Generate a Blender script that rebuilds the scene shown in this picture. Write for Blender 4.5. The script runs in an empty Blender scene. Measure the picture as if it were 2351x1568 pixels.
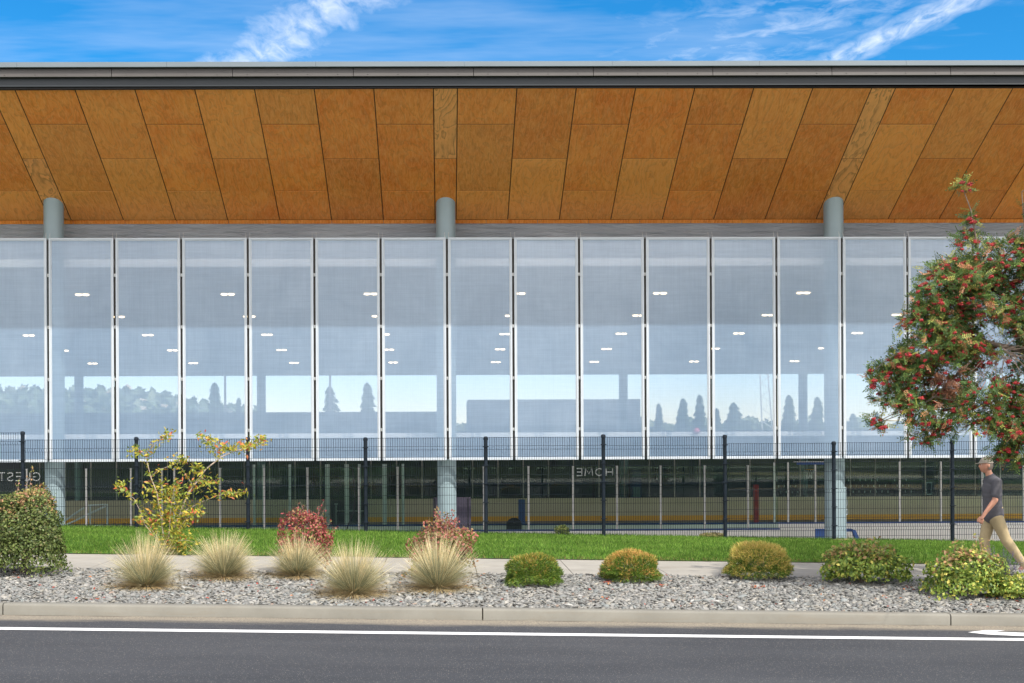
import bpy, math, random
import numpy as np
from math import radians, sin, cos, pi, sqrt
from mathutils import Vector, Matrix

scene = bpy.context.scene
COL = scene.collection
RNG = np.random.default_rng(7)
random.seed(7)

# ------------------------------------------------------------------ camera
F, CX, CY, PW, PH = 2880.0, 1070.0, 1032.0, 2351.0, 1568.0
YAW, ROLL, CAMZ = radians(1.0), radians(0.26), 1.9
cam_d = bpy.data.cameras.new("camera")
cam = bpy.data.objects.new("camera", cam_d)
COL.objects.link(cam)
cam_d.sensor_width = 36.0
cam_d.sensor_fit = 'HORIZONTAL'
cam_d.lens = F / PW * 36.0
cam_d.shift_x = (PW / 2 - CX) / PW
cam_d.shift_y = (CY - PH / 2) / PW
cam_d.clip_start = 0.1
cam_d.clip_end = 3000.0
cam.matrix_world = (Matrix.Translation((0, 0, CAMZ)) @ Matrix.Rotation(-YAW, 4, 'Z')
                    @ Matrix.Rotation(radians(90), 4, 'X') @ Matrix.Rotation(-ROLL, 4, 'Z'))
scene.camera = cam

# ------------------------------------------------------------------ sun, sky, exposure
SUN_EL, SUN_AZ = radians(50.5), radians(40.0)       # azimuth: to the right of straight behind the camera
SUN_POWER, SKY_POWER, EXPOSURE = 2.95, 0.145, 0.95
sd = Vector((sin(SUN_AZ) * cos(SUN_EL), -cos(SUN_AZ) * cos(SUN_EL), sin(SUN_EL)))
sun_d = bpy.data.lights.new("sun", 'SUN')
sun_d.energy = SUN_POWER
sun_d.angle = radians(0.5)
sun_d.color = (1.0, 0.93, 0.82)
sun = bpy.data.objects.new("sun", sun_d)
COL.objects.link(sun)
sun.rotation_mode = 'QUATERNION'
sun.rotation_quaternion = sd.to_track_quat('Z', 'Y')

scene.view_settings.view_transform = 'Standard'
scene.view_settings.look = 'None'
scene.view_settings.gamma = 1.0
scene.view_settings.use_curve_mapping = False
scene.view_settings.exposure = EXPOSURE
scene.cycles.max_bounces = 8
scene.cycles.diffuse_bounces = 4
scene.cycles.transparent_max_bounces = 24
scene.cycles.caustics_reflective = False
scene.cycles.caustics_refractive = False
scene.cycles.sample_clamp_indirect = 8.0


class NT:
    """small helper for node trees"""
    def __init__(self, tree):
        self.t = tree
        self.n = tree.nodes
        self.l = tree.links

    def node(self, kind, **kw):
        nd = self.n.new(kind)
        ins = kw.pop('ins', {})
        for k, v in kw.items():
            setattr(nd, k, v)
        for k, v in ins.items():
            sock = nd.inputs[k]
            if isinstance(v, bpy.types.NodeSocket):
                self.l.new(v, sock)
            else:
                sock.default_value = v
        return nd

    def math(self, op, a, b=None, c=None, clamp=False):
        nd = self.n.new('ShaderNodeMath')
        nd.operation = op
        nd.use_clamp = clamp
        for i, v in enumerate((a, b, c)):
            if v is None:
                continue
            if isinstance(v, bpy.types.NodeSocket):
                self.l.new(v, nd.inputs[i])
            else:
                nd.inputs[i].default_value = v
        return nd.outputs[0]

    def ramp(self, fac, stops, interp='LINEAR'):
        nd = self.n.new('ShaderNodeValToRGB')
        nd.color_ramp.interpolation = interp
        el = nd.color_ramp.elements
        while len(el) < len(stops):
            el.new(0.5)
        for e, (p, c) in zip(el, stops):
            e.position = p
            if isinstance(c, (int, float)):
                c = (c, c, c)
            e.color = (c[0], c[1], c[2], 1)
        self.l.new(fac, nd.inputs[0])
        return nd.outputs[0]

    def mix(self, fac, a, b, mode='MIX'):
        nd = self.n.new('ShaderNodeMix')
        nd.data_type = 'RGBA'
        nd.blend_type = mode
        for i, v in ((0, fac), (6, a), (7, b)):
            if isinstance(v, bpy.types.NodeSocket):
                self.l.new(v, nd.inputs[i])
            else:
                nd.inputs[i].default_value = v if i == 0 else (v[0], v[1], v[2], 1)
        return nd.outputs[2]

    def noise(self, vec, scale, detail=3.0, rough=0.55, dist=0.0, dim='3D'):
        nd = self.n.new('ShaderNodeTexNoise')
        nd.noise_dimensions = dim
        if vec is not None:
            self.l.new(vec, nd.inputs['Vector'])
        nd.inputs['Scale'].default_value = scale
        nd.inputs['Detail'].default_value = detail
        nd.inputs['Roughness'].default_value = rough
        nd.inputs['Distortion'].default_value = dist
        return nd.outputs['Fac']

    def mapping(self, vec, scale=(1, 1, 1), loc=(0, 0, 0), rot=(0, 0, 0)):
        nd = self.n.new('ShaderNodeMapping')
        self.l.new(vec, nd.inputs[0])
        nd.inputs['Scale'].default_value = scale
        nd.inputs['Location'].default_value = loc
        nd.inputs['Rotation'].default_value = rot
        return nd.outputs[0]


def ray(px, py):
    u, v = px - CX, py - CY
    c, s = cos(ROLL), sin(ROLL)
    u0, v0 = u * c - v * s, u * s + v * c
    xc, zc = u0 / F, -v0 / F
    return Vector((xc * cos(YAW) + sin(YAW), -xc * sin(YAW) + cos(YAW), zc))


def PY(px, py, Y):
    """world point seen at pixel (px,py) of the 2351-wide picture that lies at world depth Y"""
    r = ray(px, py)
    t = Y / r.y
    return Vector((r.x * t, Y, CAMZ + r.z * t))


# ------------------------------------------------------------------ world
world = bpy.data.worlds.new("World")
scene.world = world
world.use_nodes = True
w = NT(world.node_tree)
w.n.clear()
sky = w.node('ShaderNodeTexSky', sky_type='NISHITA', sun_disc=False)
sky.sun_elevation = SUN_EL
sky.sun_rotation = pi - SUN_AZ       # the sun stands behind the camera, to the right
sky.altitude = 400
sky.air_density = 1.0
sky.dust_density = 0.25
sky.ozone_density = 4.0
hs = w.node('ShaderNodeHueSaturation', ins={'Saturation': 1.35, 'Value': 1.0, 'Color': sky.outputs[0]})
tc = w.node('ShaderNodeTexCoord')
sx = w.node('ShaderNodeSeparateXYZ', ins={0: tc.outputs['Generated']})
tcol = w.ramp(sx.outputs[2], [(0.03, (0.78, 0.66, 0.64)), (0.13, (0.55, 0.58, 0.66)), (0.28, (0.36, 0.68, 0.68))])
tint = w.mix(1.0, hs.outputs[0], tcol, 'MULTIPLY')
zz = w.math('MAXIMUM', sx.outputs[2], 0.03)
A = w.math('DIVIDE', sx.outputs[0], zz)
B = w.math('DIVIDE', sx.outputs[1], zz)
AB = w.node('ShaderNodeCombineXYZ', ins={0: A, 1: B}).outputs[0]


def cloud_pt(px, py):
    r = ray(px, py)
    return r.x / r.z, r.y / r.z


def band(p0, p1, width):
    (a0, b0), (a1, b1) = cloud_pt(*p0), cloud_pt(*p1)
    L = sqrt((a1 - a0) ** 2 + (b1 - b0) ** 2)
    nx, ny = -(b1 - b0) / L, (a1 - a0) / L
    wob = w.math('MULTIPLY', w.math('SUBTRACT', w.noise(AB, 7.0, 4), 0.5), width * 1.1)
    d = w.math('ADD', w.math('MULTIPLY', w.math('SUBTRACT', A, a0), nx), w.math('MULTIPLY', w.math('SUBTRACT', B, b0), ny))
    d = w.math('ABSOLUTE', w.math('ADD', d, wob))
    return w.math('SUBTRACT', 1.0, w.math('DIVIDE', d, width), clamp=True)


wisp = w.noise(w.mapping(AB, (1, 1, 1), rot=(0, 0, radians(38))), 9.0, 8, 0.60, 0.5)
wispf = w.noise(w.mapping(AB, (3.2, 1.3, 1), rot=(0, 0, radians(-44))), 7.0, 8, 0.60, 0.5)
c1 = w.math('MULTIPLY', w.math('POWER', band((590, 135), (778, 0), 0.135), 0.75), w.ramp(wispf, [(0.32, 0.12), (0.68, 0.72)]))
c2 = w.math('MULTIPLY', w.math('POWER', band((1928, 135), (2215, 0), 0.075), 0.8), w.ramp(wispf, [(0.34, 0.12), (0.66, 0.8)]))
c3 = w.math('MULTIPLY', w.math('POWER', band((1640, 135), (1900, 0), 0.36), 0.7), w.ramp(wisp, [(0.40, 0.0), (0.68, 0.42)]))
c4 = w.ramp(w.noise(w.mapping(AB, (0.5, 1.4, 1), rot=(0, 0, radians(20))), 1.6, 5, 0.6), [(0.45, 0.0), (0.85, 0.35)])
cl = w.math('MAXIMUM', w.math('MAXIMUM', c1, c2), w.math('MAXIMUM', c3, c4))
fade = w.ramp(sx.outputs[2], [(0.03, 0.0), (0.12, 1.0)])
# bright overcast added over the unseen sky behind the camera, to fill facade and soffit
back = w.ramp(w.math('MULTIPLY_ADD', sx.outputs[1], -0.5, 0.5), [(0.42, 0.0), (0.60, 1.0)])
fill_veil = w.ramp(w.noise(tc.outputs['Generated'], 2.2, 5, 0.55), [(0.30, 0.45), (0.62, 0.95)])
cl = w.math('MAXIMUM', cl, w.math('MULTIPLY', back, fill_veil))
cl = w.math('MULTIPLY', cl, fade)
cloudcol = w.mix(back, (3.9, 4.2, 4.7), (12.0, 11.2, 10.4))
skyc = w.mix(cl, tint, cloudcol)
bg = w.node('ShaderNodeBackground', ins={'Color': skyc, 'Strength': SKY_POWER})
out = w.node('ShaderNodeOutputWorld', ins={'Surface': bg.outputs[0]})


# ------------------------------------------------------------------ objects, names, tags
def tag(o, label=None, cat=None, group=None, kind=None):
    if label: o['label'] = label
    if cat: o['category'] = cat
    if group: o['group'] = group
    if kind: o['kind'] = kind
    return o


def thing(name, label, cat, loc=(0, 0, 0), group=None):
    o = bpy.data.objects.new(name, None)
    o.empty_display_size = 0.2
    COL.objects.link(o)
    o.location = loc
    return tag(o, label, cat, group)


def origin_of(parent):
    p = Vector((0, 0, 0))
    while parent is not None:
        p += Vector(parent.location)
        parent = parent.parent
    return p


def finish(name, me, mat, parent, smooth=False):
    o = bpy.data.objects.new(name, me)
    COL.objects.link(o)
    if mat is not None:
        me.materials.append(mat)
    if parent is not None:
        o.parent = parent
    if smooth:
        me.polygons.foreach_set('use_smooth', [True] * len(me.polygons))
    return o


def npobj(name, V, faces, mat, parent=None, col=None, smooth=False, loc=None):
    """mesh object from numpy arrays. faces = (N,k) int array; col = per-vertex colours"""
    V = np.asarray(V, dtype=np.float64)
    off = origin_of(parent) if parent is not None else Vector((0, 0, 0))
    if loc is not None:
        off = off + Vector(loc)
    Vl = (V - np.array(off)).astype(np.float32)
    faces = np.asarray(faces, dtype=np.int32)
    n, k = faces.shape
    me = bpy.data.meshes.new(name)
    me.vertices.add(len(Vl))
    me.vertices.foreach_set('co', Vl.ravel())
    me.loops.add(n * k)
    me.loops.foreach_set('vertex_index', faces.ravel())
    me.polygons.add(n)
    me.polygons.foreach_set('loop_start', np.arange(0, n * k, k, dtype=np.int32))
    me.update(calc_edges=True)
    if col is not None:
        ca = me.attributes.new('Col', 'FLOAT_COLOR', 'POINT')
        c4_ = np.ones((len(Vl), 4), dtype=np.float32)
        c4_[:, :3] = col
        ca.data.foreach_set('color', c4_.ravel())
    o = finish(name, me, mat, parent, smooth)
    if loc is not None:
        o.location = loc
    return o


ICO_V = None


def ico(sub=1):
    t = (1 + sqrt(5)) / 2
    v = [(-1, t, 0), (1, t, 0), (-1, -t, 0), (1, -t, 0), (0, -1, t), (0, 1, t), (0, -1, -t), (0, 1, -t),
         (t, 0, -1), (t, 0, 1), (-t, 0, -1), (-t, 0, 1)]
    v = [Vector(a).normalized() for a in v]
    f = [(0, 11, 5), (0, 5, 1), (0, 1, 7), (0, 7, 10), (0, 10, 11), (1, 5, 9), (5, 11, 4), (11, 10, 2), (10, 7, 6),
         (7, 1, 8), (3, 9, 4), (3, 4, 2), (3, 2, 6), (3, 6, 8), (3, 8, 9), (4, 9, 5), (2, 4, 11), (6, 2, 10), (8, 6, 7), (9, 8, 1)]
    for _ in range(sub):
        cache, nf = {}, []
        def mid(a, b):
            key = (min(a, b), max(a, b))
            if key not in cache:
                v.append(((v[a] + v[b]) / 2).normalized())
                cache[key] = len(v) - 1
            return cache[key]
        for a, b, c in f:
            ab, bc, ca = mid(a, b), mid(b, c), mid(c, a)
            nf += [(a, ab, ca), (b, bc, ab), (c, ca, bc), (ab, bc, ca)]
        f = nf
    return np.array([tuple(p) for p in v]), np.array(f)


class MB:
    def __init__(self):
        self.v, self.f, self.c = [], [], []

    def add(self, vs, fs, col=None):
        b = len(self.v)
        self.v += [tuple(p) for p in vs]
        self.f += [tuple(i + b for i in f) for f in fs]
        self.c += [col or (1, 1, 1)] * len(vs)
        return self

    def box(self, x0, x1, y0, y1, z0, z1, col=None):
        vs = [(x0, y0, z0), (x1, y0, z0), (x1, y1, z0), (x0, y1, z0), (x0, y0, z1), (x1, y0, z1), (x1, y1, z1), (x0, y1, z1)]
        return self.add(vs, [(0, 3, 2, 1), (4, 5, 6, 7), (0, 1, 5, 4), (1, 2, 6, 5), (2, 3, 7, 6), (3, 0, 4, 7)], col)

    def prism(self, pts, y0, y1, col=None):
        """polygon given in x,z extruded along y"""
        n = len(pts)
        vs = [(p[0], y0, p[1]) for p in pts] + [(p[0], y1, p[1]) for p in pts]
        fs = [tuple(range(n)), tuple(range(2 * n - 1, n - 1, -1))]
        fs += [(i, i + n, (i + 1) % n + n, (i + 1) % n) for i in range(n)]
        return self.add(vs, fs, col)

    def xprism(self, pts, x0, x1, col=None):
        """polygon given in y,z extruded along x"""
        n = len(pts)
        vs = [(x0, p[0], p[1]) for p in pts] + [(x1, p[0], p[1]) for p in pts]
        fs = [tuple(range(n - 1, -1, -1)), tuple(range(n, 2 * n))]
        fs += [(i, (i + 1) % n, (i + 1) % n + n, i + n) for i in range(n)]
        return self.add(vs, fs, col)

    def tube(self, pts, rad, n=8, col=None, cap=True):
        pts = [Vector(p) for p in pts]
        if not isinstance(rad, (list, tuple)):
            rad = [rad] * len(pts)
        vs, fs = [], []
        up = None
        for i, p in enumerate(pts):
            d = (pts[min(i + 1, len(pts) - 1)] - pts[max(i - 1, 0)])
            if d.length < 1e-9: d = Vector((0, 0, 1))
            d.normalize()
            if up is None:
                up = Vector((1, 0, 0)) if abs(d.x) < 0.8 else Vector((0, 1, 0))
            a = (up - d * up.dot(d))
            if a.length < 1e-6: a = d.orthogonal()
            a.normalize()
            up = a
            b = d.cross(a)
            for k in range(n):
                t = 2 * pi * k / n + (pi / n if n == 4 else 0)
                vs.append(p + (a * cos(t) + b * sin(t)) * rad[i])
        m = len(pts)
        for i in range(m - 1):
            for k in range(n):
                fs.append((i * n + k, i * n + (k + 1) % n, (i + 1) * n + (k + 1) % n, (i + 1) * n + k))
        if cap:
            fs.append(tuple(range(n - 1, -1, -1)))
            fs.append(tuple((m - 1) * n + k for k in range(n)))
        return self.add(vs, fs, col)

    def lathe(self, c, prof, n=24, col=None):
        return self.tube([(c[0], c[1], z) for r, z in prof], [max(r, 1e-4) for r, z in prof], n, col)

    def ball(self, c, r, sub=1, col=None):
        v, f = ico(sub)
        if not isinstance(r, (tuple, list)): r = (r, r, r)
        return self.add([(c[0] + p[0] * r[0], c[1] + p[1] * r[1], c[2] + p[2] * r[2]) for p in v], [tuple(q) for q in f], col)

    def build(self, name, mat, parent=None, smooth=False, bevel=0, col=False, loc=None, angle=None):
        off = origin_of(parent) if parent is not None else Vector((0, 0, 0))
        if loc is not None: off = off + Vector(loc)
        me = bpy.data.meshes.new(name)
        me.from_pydata([(p[0] - off.x, p[1] - off.y, p[2] - off.z) for p in self.v], [], self.f)
        me.update()
        if col:
            ca = me.attributes.new('Col', 'FLOAT_COLOR', 'POINT')
            ca.data.foreach_set('color', [x for c in self.c for x in (c[0], c[1], c[2], 1.0)])
        o = finish(name, me, mat, parent, smooth)
        if smooth:
            m = o.data
            try:
                m.set_sharp_from_angle(angle=radians(angle or 40))
            except Exception:
                pass
        if loc is not None: o.location = loc
        if bevel:
            md = o.modifiers.new('bevel', 'BEVEL')
            md.width = bevel
            md.segments = 2
            md.limit_method = 'ANGLE'
        return o


def structure(o):
    o['kind'] = 'structure'
    return o

# ------------------------------------------------------------------ materials
def newmat(name):
    m = bpy.data.materials.new(name)
    m.use_nodes = True
    t = NT(m.node_tree)
    t.n.clear()
    t.out = t.node('ShaderNodeOutputMaterial')
    return m, t


def principled(t, col, rough=0.6, metal=0.0, spec=0.5, normal=None, **extra):
    p = t.node('ShaderNodeBsdfPrincipled')
    for k, v in (('Base Color', col), ('Roughness', rough), ('Metallic', metal), ('Specular IOR Level', spec)):
        if isinstance(v, bpy.types.NodeSocket):
            t.l.new(v, p.inputs[k])
        elif k == 'Base Color':
            p.inputs[k].default_value = (v[0], v[1], v[2], 1)
        else:
            p.inputs[k].default_value = v
    if normal is not None:
        t.l.new(normal, p.inputs['Normal'])
    for k, v in extra.items():
        p.inputs[k.replace('_', ' ')].default_value = v
    t.l.new(p.outputs[0], t.out.inputs['Surface'])
    return p


def bump(t, h, strength=0.3, dist=0.02):
    return t.node('ShaderNodeBump', ins={'Height': h, 'Strength': strength, 'Distance': dist}).outputs[0]


def mat_plain(name, col, rough=0.6, metal=0.0, var=0.12, scale=6.0, bmp=0.0, spec=0.5, stretch=(1, 1, 1)):
    m, t = newmat(name)
    oc = t.node('ShaderNodeTexCoord').outputs['Object']
    vec = t.mapping(oc, stretch)
    nf = t.noise(vec, scale, 5, 0.6)
    a = tuple(c * (1 - var) for c in col)
    b = tuple(min(1, c * (1 + var)) for c in col)
    c = t.ramp(nf, [(0.3, a), (0.7, b)])
    nrm = bump(t, t.noise(vec, scale * 12, 4), bmp, 0.01) if bmp else None
    principled(t, c, rough, metal, spec, nrm)
    return m


M = {}
# asphalt: long streaks along the road, pale aggregate, dusty strip beside the kerb
m, t = newmat('asphalt')
oc = t.node('ShaderNodeTexCoord').outputs['Object']
st = t.noise(t.mapping(oc, (0.05, 1.3, 1)), 1.6, 5, 0.6)
patch = t.noise(t.mapping(oc, (0.35, 0.9, 1)), 1.1, 4, 0.55)
fine = t.noise(oc, 95, 2, 0.7)
vor = t.node('ShaderNodeTexVoronoi', ins={'Vector': oc, 'Scale': 58.0}, feature='F1')
c = t.ramp(st, [(0.3, (0.033, 0.037, 0.045)), (0.7, (0.054, 0.059, 0.068))])
c = t.mix(0.45, c, t.ramp(patch, [(0.3, (0.025, 0.029, 0.036)), (0.7, (0.070, 0.074, 0.082))]))
c = t.mix(t.ramp(fine, [(0.42, 0.0), (0.62, 0.75)]), c, (0.030, 0.031, 0.035))
vr = t.node('ShaderNodeSeparateColor', ins={0: vor.outputs['Color']}).outputs[0]
chip = t.math('MULTIPLY', t.ramp(vor.outputs['Distance'], [(0.16, 1.0), (0.34, 0.0)]), t.ramp(vr, [(0.66, 0.0), (0.78, 0.85)]))
c = t.mix(chip, c, (0.27, 0.255, 0.23))
sep = t.node('ShaderNodeSeparateXYZ', ins={0: oc})
edge = t.math('ADD', sep.outputs[1], t.math('MULTIPLY', t.math('SUBTRACT', t.noise(t.mapping(oc, (0.5, 2, 1)), 1.8, 6, 0.7), 0.5), 0.6))
dusty = t.ramp(t.math('DIVIDE', t.math('SUBTRACT', edge, 15.18), 0.5, clamp=True), [(0.05, 0.0), (0.6, 1.0)])
dusty = t.math('MULTIPLY', dusty, t.ramp(t.noise(oc, 45, 3, 0.7), [(0.35, 0.35), (0.6, 1.0)]))
c = t.mix(dusty, c, (0.25, 0.22, 0.17))
c = t.mix(t.math('MULTIPLY', t.ramp(t.math('DIVIDE', t.math('SUBTRACT', sep.outputs[1], 15.70), 0.08, clamp=True), [(0.1, 0.0), (0.7, 1.0)]), t.ramp(t.noise(t.mapping(oc, (0.6, 1, 1)), 3, 5, 0.7), [(0.4, 0.1), (0.6, 0.9)])), c, (0.04, 0.035, 0.03))
principled(t, c, 0.85, 0, 0.3, bump(t, t.noise(oc, 70, 3), 0.6, 0.01))
M['asphalt'] = m

m, t = newmat('road_paint')
oc = t.node('ShaderNodeTexCoord').outputs['Object']
wear = t.ramp(t.noise(oc, 30, 6, 0.7), [(0.30, (0.30, 0.30, 0.30)), (0.40, (0.66, 0.67, 0.68))])
principled(t, wear, 0.6)
M['road_paint'] = m

def mat_concrete(name, col, stain=(0.16, 0.14, 0.11), sc=1.0, amount=0.35, pits=0.2):
    m, t = newmat(name)
    oc = t.node('ShaderNodeTexCoord').outputs['Object']
    n1 = t.noise(oc, 1.6 * sc, 6, 0.65)
    n2 = t.noise(oc, 38 * sc, 4, 0.7)
    n3 = t.noise(t.mapping(oc, (0.35, 1, 3)), 3.0, 6, 0.7, 0.6)
    a = tuple(x * 0.86 for x in col); b = tuple(min(1, x * 1.10) for x in col)
    c = t.ramp(n1, [(0.3, a), (0.7, b)])
    c = t.mix(t.math('MULTIPLY', t.ramp(n3, [(0.5, 0.0), (0.72, 1.0)]), amount), c, stain)
    c = t.mix(t.math('MULTIPLY', t.ramp(n2, [(0.55, 0.0), (0.7, 1.0)]), pits), c, stain)
    principled(t, c, 0.85, 0, 0.3, bump(t, n2, 0.25, 0.006))
    return m
M['kerb'] = mat_concrete('kerb_concrete', (0.175, 0.171, 0.152), amount=0.5, pits=0.35)
M['sidewalk'] = mat_concrete('sidewalk_concrete', (0.285, 0.275, 0.25), amount=0.35)
M['bounce_concrete'] = mat_concrete('pale_bounce_ground', (0.58, 0.56, 0.52), amount=0.1)  # unseen forecourt, made pale to bounce light up to the soffit
M['concrete'] = mat_concrete('grey_concrete', (0.38, 0.38, 0.37), amount=0.2)
M['rink_floor'] = mat_plain('rink_floor', (0.20, 0.19, 0.185), 0.42, 0, 0.15, 0.9)

m, t = newmat('gravel_soil')
oc = t.node('ShaderNodeTexCoord').outputs['Object']
v = t.node('ShaderNodeTexVoronoi', ins={'Vector': t.mapping(oc, (1, 1, 1)), 'Scale': 26.0}, feature='F1')
vc = t.node('ShaderNodeSeparateColor', ins={0: v.outputs['Color']}).outputs[0]
c = t.ramp(vc, [(0.0, (0.11, 0.10, 0.09)), (0.5, (0.22, 0.21, 0.20)), (1.0, (0.34, 0.31, 0.27))])
c = t.mix(t.ramp(v.outputs['Distance'], [(0.35, 0.0), (0.6, 0.8)]), c, (0.06, 0.055, 0.05))
principled(t, c, 0.9, 0, 0.2)
M['gravel_soil'] = m

def mat_attr(name, rough=0.75, spec=0.3, trans=0.0, var=0.25, scale=40, sheen=0):
    m, t = newmat(name)
    at = t.node('ShaderNodeAttribute', attribute_name='Col').outputs['Color']
    oc = t.node('ShaderNodeTexCoord').outputs['Object']
    nf = t.ramp(t.noise(oc, scale, 3, 0.6), [(0.3, 1 - var), (0.7, 1 + var)])
    c = t.mix(1.0, at, nf, 'MULTIPLY')
    p = principled(t, c, rough, 0, spec)
    if trans:
        tr = t.node('ShaderNodeBsdfTranslucent', ins={'Color': c})
        mx = t.node('ShaderNodeMixShader', ins={0: trans, 1: p.outputs[0], 2: tr.outputs[0]})
        t.l.new(mx.outputs[0], t.out.inputs['Surface'])
    return m
M['stone'] = mat_attr('river_stone', 0.7, 0.35, 0, 0.18, 60)
M['leaf'] = mat_attr('leaf', 0.5, 0.35, 0.30, 0.12, 8)
M['straw'] = mat_attr('straw_blade', 0.7, 0.2, 0.25, 0.1, 8)
M['turf'] = mat_attr('turf_blade', 0.65, 0.15, 0.35, 0.1, 2)
M['berry'] = mat_attr('berry', 0.3, 0.5, 0.0, 0.1, 30)

m, t = newmat('lawn')
oc = t.node('ShaderNodeTexCoord').outputs['Object']
c = t.ramp(t.noise(oc, 1.2, 6, 0.6), [(0.3, (0.035, 0.095, 0.016)), (0.7, (0.060, 0.150, 0.026))])
c = t.mix(0.5, c, t.ramp(t.noise(t.mapping(oc, (1, 0.6, 1)), 60, 3, 0.7), [(0.3, (0.025, 0.070, 0.012)), (0.7, (0.075, 0.175, 0.030))]))
principled(t, c, 0.85, 0, 0.15)
M['lawn'] = m
m, t = newmat('rough_ground')
oc = t.node('ShaderNodeTexCoord').outputs['Object']
c = t.ramp(t.noise(oc, 0.08, 6, 0.6), [(0.3, (0.05, 0.08, 0.03)), (0.7, (0.12, 0.12, 0.07))])
principled(t, c, 0.95, 0, 0.1)
M['rough_ground'] = m

# plywood of the soffit: tint per sheet from the attribute, stained mottling, peeled-veneer grain
def mat_ply(name, tint=1.0):
    m, t = newmat(name)
    at = t.node('ShaderNodeAttribute', attribute_name='Col').outputs['Color']
    sc_ = t.node('ShaderNodeSeparateColor', ins={0: at})
    oc = t.node('ShaderNodeTexCoord').outputs['Object']
    offs = t.node('ShaderNodeCombineXYZ', ins={0: t.math('MULTIPLY', sc_.outputs[0], 37.0), 1: t.math('MULTIPLY', sc_.outputs[1], 53.0), 2: 0.0}).outputs[0]
    vec = t.node('ShaderNodeVectorMath', operation='ADD', ins={0: oc, 1: offs}).outputs[0]
    mott = t.noise(t.mapping(vec, (1, 0.7, 0.7)), 1.5, 5, 0.62)
    warp = t.noise(t.mapping(vec, (1.1, 0.42, 0.42)), 1.7, 3, 0.5, 0.4)
    ringv = t.math('FRACT', t.math('MULTIPLY', warp, 11.0))
    ring = t.ramp(ringv, [(0.0, 0.0), (0.55, 0.25), (0.9, 1.0), (1.0, 0.0)])
    fine = t.noise(t.mapping(vec, (9, 1.6, 1.6)), 3.0, 6, 0.75, 1.0)
    base = t.ramp(mott, [(0.30, (0.82, 0.205, 0.016)), (0.72, (0.97, 0.34, 0.05))])
    shade = t.math('ADD', 0.80, t.math('MULTIPLY', sc_.outputs[0], 0.24))
    base = t.mix(t.ramp(sc_.outputs[1], [(0.35, 0.0), (0.9, 0.65)]), base, (0.99, 0.41, 0.085))
    base = t.mix(1.0, base, t.node('ShaderNodeCombineColor', ins={0: shade, 1: shade, 2: shade}).outputs[0], 'MULTIPLY')
    bare = t.ramp(sc_.outputs[2], [(0.5, 0.0), (0.55, 1.0)])
    base = t.mix(t.math('MULTIPLY', bare, 0.6), base, (0.98, 0.47, 0.16))
    gstr = t.math('ADD', 0.26, t.math('MULTIPLY', bare, 0.38))
    base = t.mix(t.math('MULTIPLY', ring, gstr), base, (0.25, 0.10, 0.025))
    base = t.mix(t.math('MULTIPLY', t.ramp(fine, [(0.46, 0.0), (0.60, 1.0)]), 0.40), base, (0.98, 0.48, 0.16))
    base = t.mix(t.math('MULTIPLY', t.ramp(fine, [(0.34, 1.0), (0.46, 0.0)]), 0.30), base, (0.34, 0.10, 0.012))
    if tint != 1.0:
        base = t.mix(1.0, base, (tint, tint, tint), 'MULTIPLY')
    principled(t, base, 0.5, 0, 0.4)
    return m
M['ply'] = mat_ply('stained_plywood')
M['joint'] = mat_plain('dark_joint', (0.03, 0.015, 0.006), 0.9)
M['cap_metal'] = mat_plain('pale_galvanised_cap', (0.14, 0.175, 0.205), 0.5, 0.1, 0.08, 0.7, stretch=(1, 6, 6))
M['fascia_metal'] = mat_plain('taupe_fascia_metal', (0.062, 0.058, 0.058), 0.55, 0.0, 0.10, 0.8)
M['slate_metal'] = mat_plain('slate_fascia_metal', (0.014, 0.020, 0.027), 0.55, 0.0, 0.12, 0.6)
M['black'] = mat_plain('black_gap', (0.012, 0.012, 0.014), 0.8)
M['joint_grey'] = mat_plain('sealant_joint', (0.03, 0.03, 0.035), 0.9)
M['column'] = mat_plain('grey_blue_column_paint', (0.23, 0.31, 0.345), 0.4, 0, 0.05, 1.2)
M['steel_frame'] = mat_plain('pale_anodised_frame', (0.46, 0.51, 0.575), 0.4, 0.1, 0.05, 2)
M['galv'] = mat_plain('galvanised_bracket', (0.40, 0.41, 0.41), 0.45, 0.5, 0.2, 12)
M['mullion'] = mat_plain('dark_bronze_post', (0.055, 0.050, 0.048), 0.6, 0.2, 0.2, 4)
M['ceiling'] = mat_plain('dull_brown_ceiling', (0.50, 0.42, 0.36), 0.7, 0, 0.12, 0.4)
M['white_paint'] = mat_plain('white_paint', (0.86, 0.87, 0.88), 0.45, 0, 0.04, 2)
M['far_wall'] = mat_plain('dark_slate_wall', (0.055, 0.065, 0.080), 0.6, 0, 0.15, 0.7)
M['back_wall'] = mat_plain('dark_green_wall', (0.026, 0.030, 0.028), 0.45, 0, 0.7, 0.35, stretch=(1, 1, 3))
M['board_white'] = mat_plain('white_dasher_plastic', (0.84, 0.82, 0.77), 0.4, 0, 0.05, 1.2)
M['board_tan'] = mat_plain('cream_dasher_plastic', (0.62, 0.52, 0.36), 0.45, 0, 0.10, 0.6)
M['kick'] = mat_plain('yellow_kickplate', (0.86, 0.42, 0.03), 0.45, 0, 0.12, 0.8)
M['blue_cap'] = mat_plain('navy_rail_cap', (0.015, 0.06, 0.22), 0.4, 0, 0.1, 4)
M['teal_board'] = mat_plain('pale_teal_board', (0.25, 0.36, 0.38), 0.5, 0, 0.1, 1)
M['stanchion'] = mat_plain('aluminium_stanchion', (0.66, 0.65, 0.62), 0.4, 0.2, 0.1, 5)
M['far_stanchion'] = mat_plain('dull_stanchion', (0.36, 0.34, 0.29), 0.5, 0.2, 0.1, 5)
M['green_post'] = mat_plain('pale_green_post', (0.46, 0.54, 0.48), 0.45, 0.1, 0.08, 5)
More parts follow.
